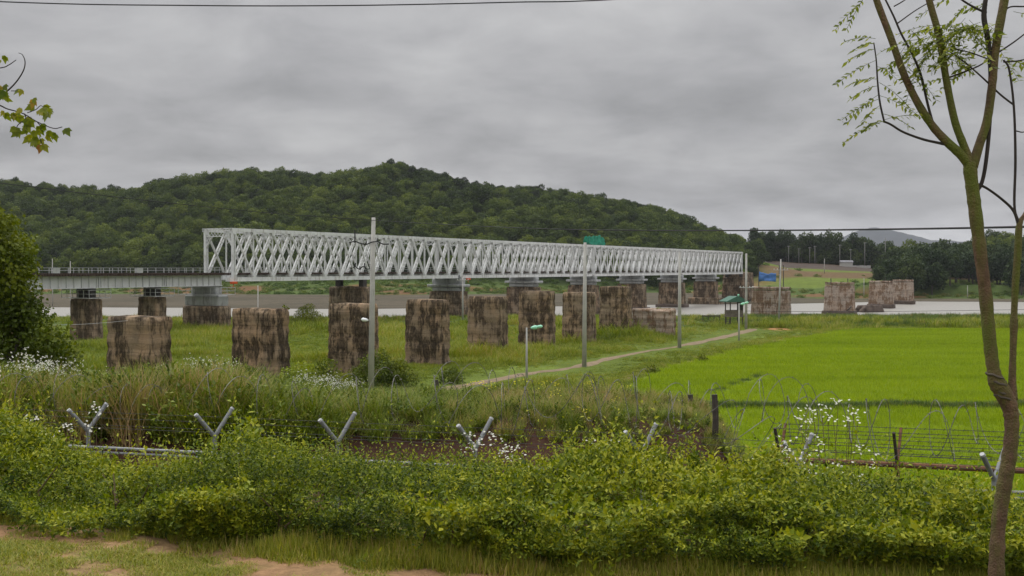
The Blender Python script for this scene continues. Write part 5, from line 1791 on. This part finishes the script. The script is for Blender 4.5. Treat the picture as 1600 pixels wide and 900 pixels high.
def build_small():
    # green sheet over a scaffold on the truss top
    t = SPAN * 2 - 1.2
    x, y = bpt(t, 0.6)
    root = tag(empty("green_sheet", (x, y, ZB + HT), BANG), "bright green sheet draped over a small frame on top of the truss", "sheet")
    link("cloth", sheet("cloth", 9.0, 2.3, 26, 9, M['greennet'], 4, 0.3), root, (0, -0.2, 0.05))
    link("cloth", sheet("cloth", 9.0, 2.1, 26, 9, M['greennet'], 8, 0.3), root, (0.3, 1.6, 0.05))
    mb = MB()
    for k in range(4):
        mb.tube([(0.8 + 2.5 * k, 0.5, -0.05), (0.8 + 2.5 * k, 0.6, 1.7)], 0.04, 5)
    mb.build("frame", M['steel_dark'], root)
    # orange marks on the bearings
    for t, s, lab in ((-0.3, -0.45, "small orange box beneath the truss portal"), (SPAN + 2.2, -0.5, "small orange box under the joint of the first two truss spans")):
        x, y = bpt(t, s)
        mb = MB(); mb.box(-0.6, 0.6, -0.25, 0.1, -0.36, -0.005); mb.box(-0.45, 0.45, -0.30, -0.253, -0.30, -0.06); mb.tube([(0, 0, -0.9), (0, 0, -0.36)], 0.06, 6)
        tag(mb.build("orange_box", M['orange'], None, (x, y, ZB), (0, 0, BANG)), lab, "box", "orange boxes under the truss")
    # small maintenance cabinets on the approach deck
    for t, lab in ((-18.0, "small grey cabinet on the girder deck handrail"), (-31.0, "small grey cabinet on the deck near the bushy tree")):
        x, y = bpt(t, -0.45)
        mb = MB(); mb.box(-0.5, 0.5, -0.2, 0.2, 0.02, 0.62); mb.box(-0.55, 0.55, -0.24, 0.24, 0.623, 0.68); mb.box(-0.02, 0.02, -0.22, -0.203, 0.06, 0.58)
        tag(mb.build("equipment_cabinet", M['rail'], None, (x, y, ZB + 1.33), (0, 0, BANG)), lab, "cabinet", "cabinets on the approach deck")
    # stilted hut
    Y = 176; X = (1147 - 800) / F * Y; zg = float(height(X, Y))
    root = tag(empty("guard_hut", (X, Y, zg), 0.25), "small stilted hut with a dark green gable roof by the river", "hut")
    for sx in (-1.1, 1.1):
        for sy in (-0.9, 0.9):
            mb = MB(); mb.tube([(sx, sy, -0.4), (sx, sy, 4.2)], 0.09, 6); mb.build("stilt", M['darkwood'], root)
    mb = MB(); mb.box(-1.35, 1.35, -1.15, 1.15, 1.5, 1.62); mb.build("floor", M['hutwall'], root)
    mb = MB(); mb.box(-1.2, 1.2, -1.0, -0.93, 1.623, 2.6); mb.box(-1.2, 1.2, 0.93, 1.0, 1.623, 2.6); mb.box(-1.25, -1.18, -0.92, 0.92, 1.623, 2.6); mb.box(1.18, 1.25, -0.92, 0.92, 1.623, 3.9)
    mb.build("wall", M['hutwall'], root)
    mb = MB()
    mb.add([(-2.0, -1.5, 4.0), (2.0, -1.5, 4.0), (2.0, 1.5, 4.0), (-2.0, 1.5, 4.0), (-0.2, -1.5, 4.95), (0.2, -1.5, 4.95), (0.2, 1.5, 4.95), (-0.2, 1.5, 4.95),
            (-2.0, -1.5, 4.12), (2.0, -1.5, 4.12), (2.0, 1.5, 4.12), (-2.0, 1.5, 4.12)],
           [(3, 2, 1, 0), (0, 1, 9, 5, 4, 8), (2, 3, 11, 7, 6, 10), (8, 4, 7, 11), (4, 5, 6, 7), (5, 9, 10, 6), (1, 2, 10, 9), (3, 0, 8, 11)])
    mb.build("roof", M['greenmetal'], root)
    mb = MB(); mb.tube([(0.2, -1.2, 4.95), (0.2, -1.2, 5.15), (0.2, -1.2, 5.3)], [0.1, 0.2, 0.12], 8); mb.build("roof_lamp", M['greenlamp'], root)
    mb = MB(); mb.bar((-1.5, -1.2, 0.0), (-1.25, -1.1, 1.55), 0.08, 0.08); mb.bar((-2.1, -1.2, 0.0), (-1.85, -1.1, 1.55), 0.08, 0.08)
    for k in range(5): mb.bar((-2.1 + 0.05 * k, -1.19, 0.2 + 0.3 * k), (-1.47 + 0.05 * k, -1.19, 0.2 + 0.3 * k), 0.05, 0.05)
    mb.build("ladder", M['darkwood'], root)
    # low board fence beside the hut
    Y2 = 190; X2 = (1112 - 800) / F * Y2
    mb = MB()
    for k in range(4): mb.box(-1.6 + k * 1.0, -1.5 + k * 1.0, -0.05, 0.05, -0.2, 1.2)
    mb.box(-1.7, 1.6, -0.09, -0.052, 0.9, 1.1)
    tag(mb.build("small_barrier", M['darkwood'], None, (X2, Y2, float(height(X2, Y2)))), "small dark rail barrier on the bank left of the stilted hut", "barrier")
    # blue tarpaulin hung between rods on the bank pier
    X, Yp = front_pos(1205)
    zt = ZC - (452 - 420) / F * Yp
    x3 = (1186 - 800) / F * (Yp - 1.4); 
    root = tag(empty("tarpaulin", (x3, Yp - 1.4, zt + 1.6)), "blue tarpaulin hanging between rods on the bank pier", "tarpaulin")
    link("cloth", sheet("cloth", 3.4, 1.7, 16, 8, M['bluetarp'], 2, 0.16), root, (0, 0, 0))
    mb = MB(); mb.tube([(-0.9, 0.1, 2.2), (0.0, 0.05, 1.5), (1.7, 0.0, 1.25), (3.4, 0.05, 1.5)], 0.03, 4); mb.build("rope", M['cable'], root)
    # far roadside shed and wall
    Y = 590; X = (1322 - 800) / F * Y
    root = tag(empty("roadside_shed", (X, Y, float(height(X, Y)))), "tiny pale roadside shed before the tree line beyond the river", "shed")
    mb = MB(); mb.box(-3.2, 3.2, -1.5, 1.5, -0.5, 2.4); mb.build("wall", M['plaster'], root)
    mb = MB(); mb.add([(-3.6, -1.8, 2.401), (3.6, -1.8, 2.401), (3.6, 1.8, 2.401), (-3.6, 1.8, 2.401), (-3.6, 0, 3.5), (3.6, 0, 3.5)], [(3, 2, 1, 0), (0, 1, 5, 4), (2, 3, 4, 5), (1, 2, 5), (3, 0, 4)]); mb.build("roof", M['roof'], root)
    X = (1342 - 800) / F * Y
    mb = MB()
    for k in range(6): mb.box(-6 + 2.05 * k, -6 + 2.05 * k + 1.95, -0.15, 0.15, -0.5, 0.9 + 0.1 * (k % 2))
    tag(mb.build("roadside_wall", M['plaster'], None, (X, Y - 1, float(height(X, Y - 1)))), "low pale roadside wall next to the tiny shed", "wall")


build_small()

# ------------------------------------------------------------------ near trees


def branch_mesh(pts, Y, scale=1.0, n=6, sides=8):
    """pts: (px, py, width px[, dY])"""
    q = spline([((p[0] - 800) / F * (Y + (p[3] if len(p) > 3 else 0)), Y + (p[3] if len(p) > 3 else 0), ZC - (p[1] - 420) / F * (Y + (p[3] if len(p) > 3 else 0)), p[2] / 2 / F * Y * scale) for p in pts], n)
    return [tuple(a[:3]) for a in q], [max(0.0012, a[3]) for a in q]


def build_locust():
    Y = 5.5
    g = P(1566, 970, Y)
    zg = float(height(g.x, Y))
    O = Vector((g.x, Y, zg))
    root = tag(empty("locust_tree", O), "slender mossy forked tree with feathery leaves", "tree")

    def br(name, pts, mat, sides=8, parent=root, lump=0.0, n=6):
        p, rd = branch_mesh(pts, Y, 1.0, n)
        rd = [a * (1 + lump * (vnoise(i * 0.9, a * 100) - 0.5)) for i, a in enumerate(rd)]
        mb = MB(); mb.tube([Vector(a) - O for a in p], rd, sides)
        return mb.build(name, M[mat], parent, smooth=True)
    zb = 420 + (ZC - zg) / Y * F
    br("trunk", [(1563, zb + 30, 30), (1562, zb - 20, 26), (1561, 880, 24), (1564, 815, 23), (1572, 760, 23), (1580, 710, 22.5), (1583, 665, 22), (1579, 635, 25), (1568, 612, 27), (1558, 596, 26), (1553, 575, 20), (1547, 530, 20), (1540, 460, 19.5), (1532, 400, 20), (1525, 345, 20), (1519, 300, 20), (1515, 270, 21), (1514, 254, 20)], 'bark', 14, lump=0.18, n=8)
    # swollen rope-cut scar below the fork
    mb = MB()
    for k, o_ in enumerate((0.0, 1.3, 3.1, 4.0)):
        c = P(1556 + 3.4 * o_, 588 + 8.5 * o_, Y) - O
        R_ = 0.0405 + 0.003 * (k % 2)
        pts = [c + Vector((math.cos(a) * R_, math.sin(a) * R_, -0.35 * math.cos(a) * R_ + 0.003 * math.sin(5 * a + k))) for a in np.linspace(0, 2 * math.pi, 15)]
        mb.tube(pts, [0.004 + 0.004 * abs(math.sin(3 * a + k * 1.7)) for a in np.linspace(0, 2 * math.pi, 15)], 5, False)
    mb.build("bark_scar", M['trunk'], root, smooth=True)
    br("limb", [(1517, 262, 17), (1500, 242, 15), (1478, 222, 13.5), (1455, 197, 12.5), (1430, 158, 12), (1408, 112, 11), (1390, 62, 10.5), (1366, 0, 10), (1344, -70, 8)], 'bark', 9, lump=0.1)
    br("limb", [(1515, 258, 15), (1505, 230, 12.5), (1490, 190, 11.5), (1476, 125, 11), (1465, 60, 11), (1448, 0, 10), (1432, -70, 8)], 'bark', 9, lump=0.1)
    br("limb", [(1518, 262, 16), (1528, 228, 14), (1540, 190, 13), (1547, 140, 13), (1551, 90, 13), (1558, 45, 13), (1566, 0, 13), (1577, -70, 11)], 'bark', 9, lump=0.1)
    br("limb", [(1584, 625, 16), (1583, 590, 12), (1584, 545, 10.5), (1585, 505, 13), (1585, 490, 11), (1587, 440, 11), (1590, 395, 11.5), (1592, 352, 10), (1600, 335, 6), (1625, 290, 5), (1650, 230, 4)], 'bark', 8, lump=0.15)
    for k, pts in enumerate([
            [(1522, 302, 7), (1533, 285, 6), (1540, 245, 6), (1545, 180, 6), (1545, 110, 7), (1540, 60, 8), (1534, 25, 8), (1540, -20, 6)],
            [(1592, 354, 6), (1583, 330, 4.5), (1565, 312, 4), (1540, 294, 4), (1521, 286, 5)],
            [(1590, 350, 4), (1584, 320, 4), (1585, 250, 4), (1582, 170, 3.6), (1574, 110, 3.2), (1565, 95, 3)],
            [(1582, 165, 3), (1560, 148, 3), (1530, 120, 2.6), (1500, 95, 2.2), (1470, 75, 2)],
            [(1484, 228, 5), (1466, 224, 4.5), (1440, 218, 4), (1410, 207, 3.6), (1390, 195, 3.4), (1378, 190, 3.4)],
            [(1380, 191, 3), (1373, 160, 3), (1369, 125, 2.6), (1367, 95, 2.2), (1363, 68, 1.8)],
            [(1458, 201, 4.5), (1448, 165, 4), (1437, 120, 4), (1424, 88, 3.6), (1406, 55, 3.2), (1394, 28, 3), (1380, 0, 2.6)],
            [(1476, 124, 3.4), (1500, 115, 2.8), (1525, 105, 2.6), (1543, 94, 2.6)],
            [(1538, 22, 4), (1520, 14, 3.4), (1500, 2, 3), (1485, -12, 2.6)],
            [(1560, 34, 3), (1572, 14, 2.6), (1600, 12, 2.4), (1640, 8, 2)],
            [(1553, 86, 3), (1580, 68, 2.6), (1605, 50, 2.2), (1630, 40, 2)],
            [(1565, 98, 2.6), (1590, 96, 2.4), (1620, 88, 2)],
            [(1585, 205, 2.2), (1597, 207, 1.8), (1610, 200, 1.5)],
            [(1545, 95, 2.4), (1515, 84, 2), (1490, 78, 1.8)],
            [(1400, 38, 2.4), (1425, 20, 2), (1445, 8, 1.8), (1470, -5, 1.5)],
            [(1394, 12, 2.2), (1408, 4, 2), (1425, -8, 1.6)]]):
        br("twig", pts, 'twig', 6)
    r = np.random.default_rng(17)
    lm = LM(); rach = MB()
    anchors = [(1363, 70, 170), (1366, 78, 190), (1368, 95, 200), (1370, 125, 175), (1370, 135, 205), (1373, 155, 190), (1374, 165, 215), (1372, 150, -25), (1372, 130, -40), (1379, 190, 205), (1376, 190, 200), (1380, 188, 25), (1375, 178, -20),
               (1368, 105, -10), (1366, 62, 150), (1372, 148, 230), (1345, 5, 230), (1350, -5, 250)]
    for k in range(34):
        anchors.append((1400 + 85 * r.random() + 20, 40 + 50 * r.random(), r.choice([200, 220, 170, 340, 300, 260, 20])))
    for k in range(17):
        anchors.append((1480 + 60 * r.random(), 30 + 40 * r.random(), r.choice([190, 340, 10, 300, 250])))
    for px, py, an in ((1425, 100, 275), (1430, 115, 285), (1420, 110, 290), (1515, 110, 215), (1505, 118, 200), (1525, 105, 190), (1567, 98, 340), (1575, 95, 350), (1540, 10, 185), (1515, 5, 200), (1490, -5, 200), (1505, 30, 250), (1560, 90, 330), (1580, 20, 330)):
        anchors.append((px, py, an))
    for px, py, an in anchors:
        dY = r.uniform(-0.12, 0.12)
        b = P(px, py, Y + dY); a = R(an) + 0.25 * r.normal()
        L_ = r.uniform(0.13, 0.22)
        d = Vector((math.cos(a), 0.5 * r.normal(), math.sin(a) * 0.55)); d.normalize()
        npair = 8
        pts = []
        for k in range(7):
            t = k / 6
            pts.append(b + d * (L_ * t) + Vector((0, 0, -0.025 * t * t * (1 + abs(d.x)))))
        rach.tube([p - O for p in pts], [0.0012] * 7, 4, False)
        sd = d.cross(Vector((0, 0.3, 1))).normalized()
        for k in range(npair):
            t = 0.2 + 0.8 * k / (npair - 1)
            c = np.array(pts[0].lerp(pts[-1], t)) + [0, 0, 0.012 * math.sin(t * 3.1)] - np.array(O)
            for s in (-1, 1):
                ld = np.array(d) * 0.45 + np.array(sd) * s + [0, 0, -0.35] + 0.2 * r.normal(size=3)
                l = r.uniform(0.030, 0.048)
                V, T = leaves(c[None], ld[None], (np.array([0.1, -0.5, 0.8]) + 0.3 * r.normal(size=3))[None], l, l * 0.40, 0.1)
                lm.add(V, T, [np.clip(0.45 + 0.3 * r.normal(), 0, 1)])
    link("foliage", lm.mesh("foliage", M['locust']), root)
    rach.build("leaf_stalks", M['locust'], root)


build_locust()


def build_oak():
    Y = 4.2
    base = P(-330, 420, Y)
    zg = float(height(base.x, Y))
    O = Vector((base.x, Y, zg))
    root = tag(empty("overhanging_tree", O), "tree outside the frame whose drooping leafy branch tip enters the sky", "tree")
    mb = MB(); mb.tube([(0, 0, -0.2), (0.03, 0, 1.2), (0.0, 0.05, 2.3), (0.06, 0.0, 3.2)], [0.10, 0.085, 0.06, 0.02], 10); mb.build("trunk", M['bark'], root, smooth=True)

    def br(pts, n=6):
        p, rd = branch_mesh(pts, Y, 1.0, n)
        mb = MB(); mb.tube([Vector(a) - O for a in p], rd, 6); mb.build("branch", M['twig'], root, smooth=True)
    br([(-330, 190, 12), (-200, 160, 7), (-90, 158, 5), (-30, 160, 3.5), (0, 165, 2.6), (14, 171, 2.2), (38, 178, 2), (60, 191, 1.8), (85, 201, 1.6), (99, 199, 1.4)])
    br([(-90, 158, 4), (-30, 154, 3), (0, 152, 2.6), (14, 143, 2.4), (28, 129, 2.2), (39, 112, 1.9), (42, 98, 1.6), (38, 87, 1.2), (32, 84, 1)])
    br([(-200, 160, 4), (-80, 120, 3), (0, 108, 1.8), (16, 103, 1.5), (28, 95, 1.2)])
    br([(40, 178, 1.8), (42, 186, 1.5), (30, 196, 1.4), (28, 205, 1.2)])
    br([(60, 191, 1.6), (66, 200, 1.4), (64, 215, 1.2), (68, 226, 1)])
    br([(45, 177, 1.5), (58, 172, 1.3), (66, 166, 1.2), (75, 172, 1)])
    br([(20, 143, 1.4), (32, 143, 1.2), (38, 143, 1)])
    r = np.random.default_rng(23)
    lm = LM()
    for px, py, k in [(4, 99, 1), (8, 90, 1), (38, 143, 2), (5, 140, 2), (12, 152, 3), (8, 143, 2), (58, 160, 2), (70, 168, 3), (76, 178, 3), (68, 176, 2), (54, 170, 1), (20, 180, 4), (12, 178, 2), (28, 184, 3), (35, 171, 1), (44, 190, 3), (26, 203, 3), (30, 212, 2), (65, 200, 3), (72, 210, 3), (50, 206, 3), (45, 212, 2), (55, 222, 4), (62, 220, 3), (68, 230, 2), (92, 215, 2), (102, 200, 1), (48, 196, 2)]:
        for j in range(k):
            c = P(px + 3 * r.normal(), py + 2.5 * r.normal() - 3, Y + 0.05 * r.normal()) - O
            d = np.array([0.7 * r.normal(), 0.4 * r.normal(), -0.9])
            nr = np.array([0.3 * r.normal(), -1.0, 0.5 * r.normal()])
            l = r.uniform(0.028, 0.048)
            ti = [np.clip(0.5 + 0.25 * r.normal(), 0, 1)]
            for s, q in ((0, 1.0), (0.7, 0.7), (-0.7, 0.7)):      # three lobes to a leaf
                sd = np.cross(d, nr); sd /= np.linalg.norm(sd)
                V, T = leaves(np.array(c)[None], (d / np.linalg.norm(d) + s * sd)[None], nr[None], l * q, l * q * 0.55, 0.12)
                lm.add(V, T, ti)
    link("foliage", lm.mesh("foliage", M['oak']), root)


build_oak()

# ------------------------------------------------------------------ haze
def build_haze():
    m = mat_new("thin_haze")
    t = m.node_tree
    v = N(t, "ShaderNodeVolumePrincipled")
    v.inputs['Color'].default_value = (0.86, 0.90, 0.97, 1)
    v.inputs['Density'].default_value = 0.00007
    v.inputs['Anisotropy'].default_value = 0.2
    o = N(t, "ShaderNodeOutputMaterial")
    t.links.new(v.outputs[0], o.inputs['Volume'])
    mb = MB(); mb.box(-6800, 6800, -60, 7050, -20, 260)
    h = mb.build("haze", m)
    tag(h, "thin damp haze over the river valley", None, None, 'stuff')
    h.display_type = 'WIRE'


build_haze()
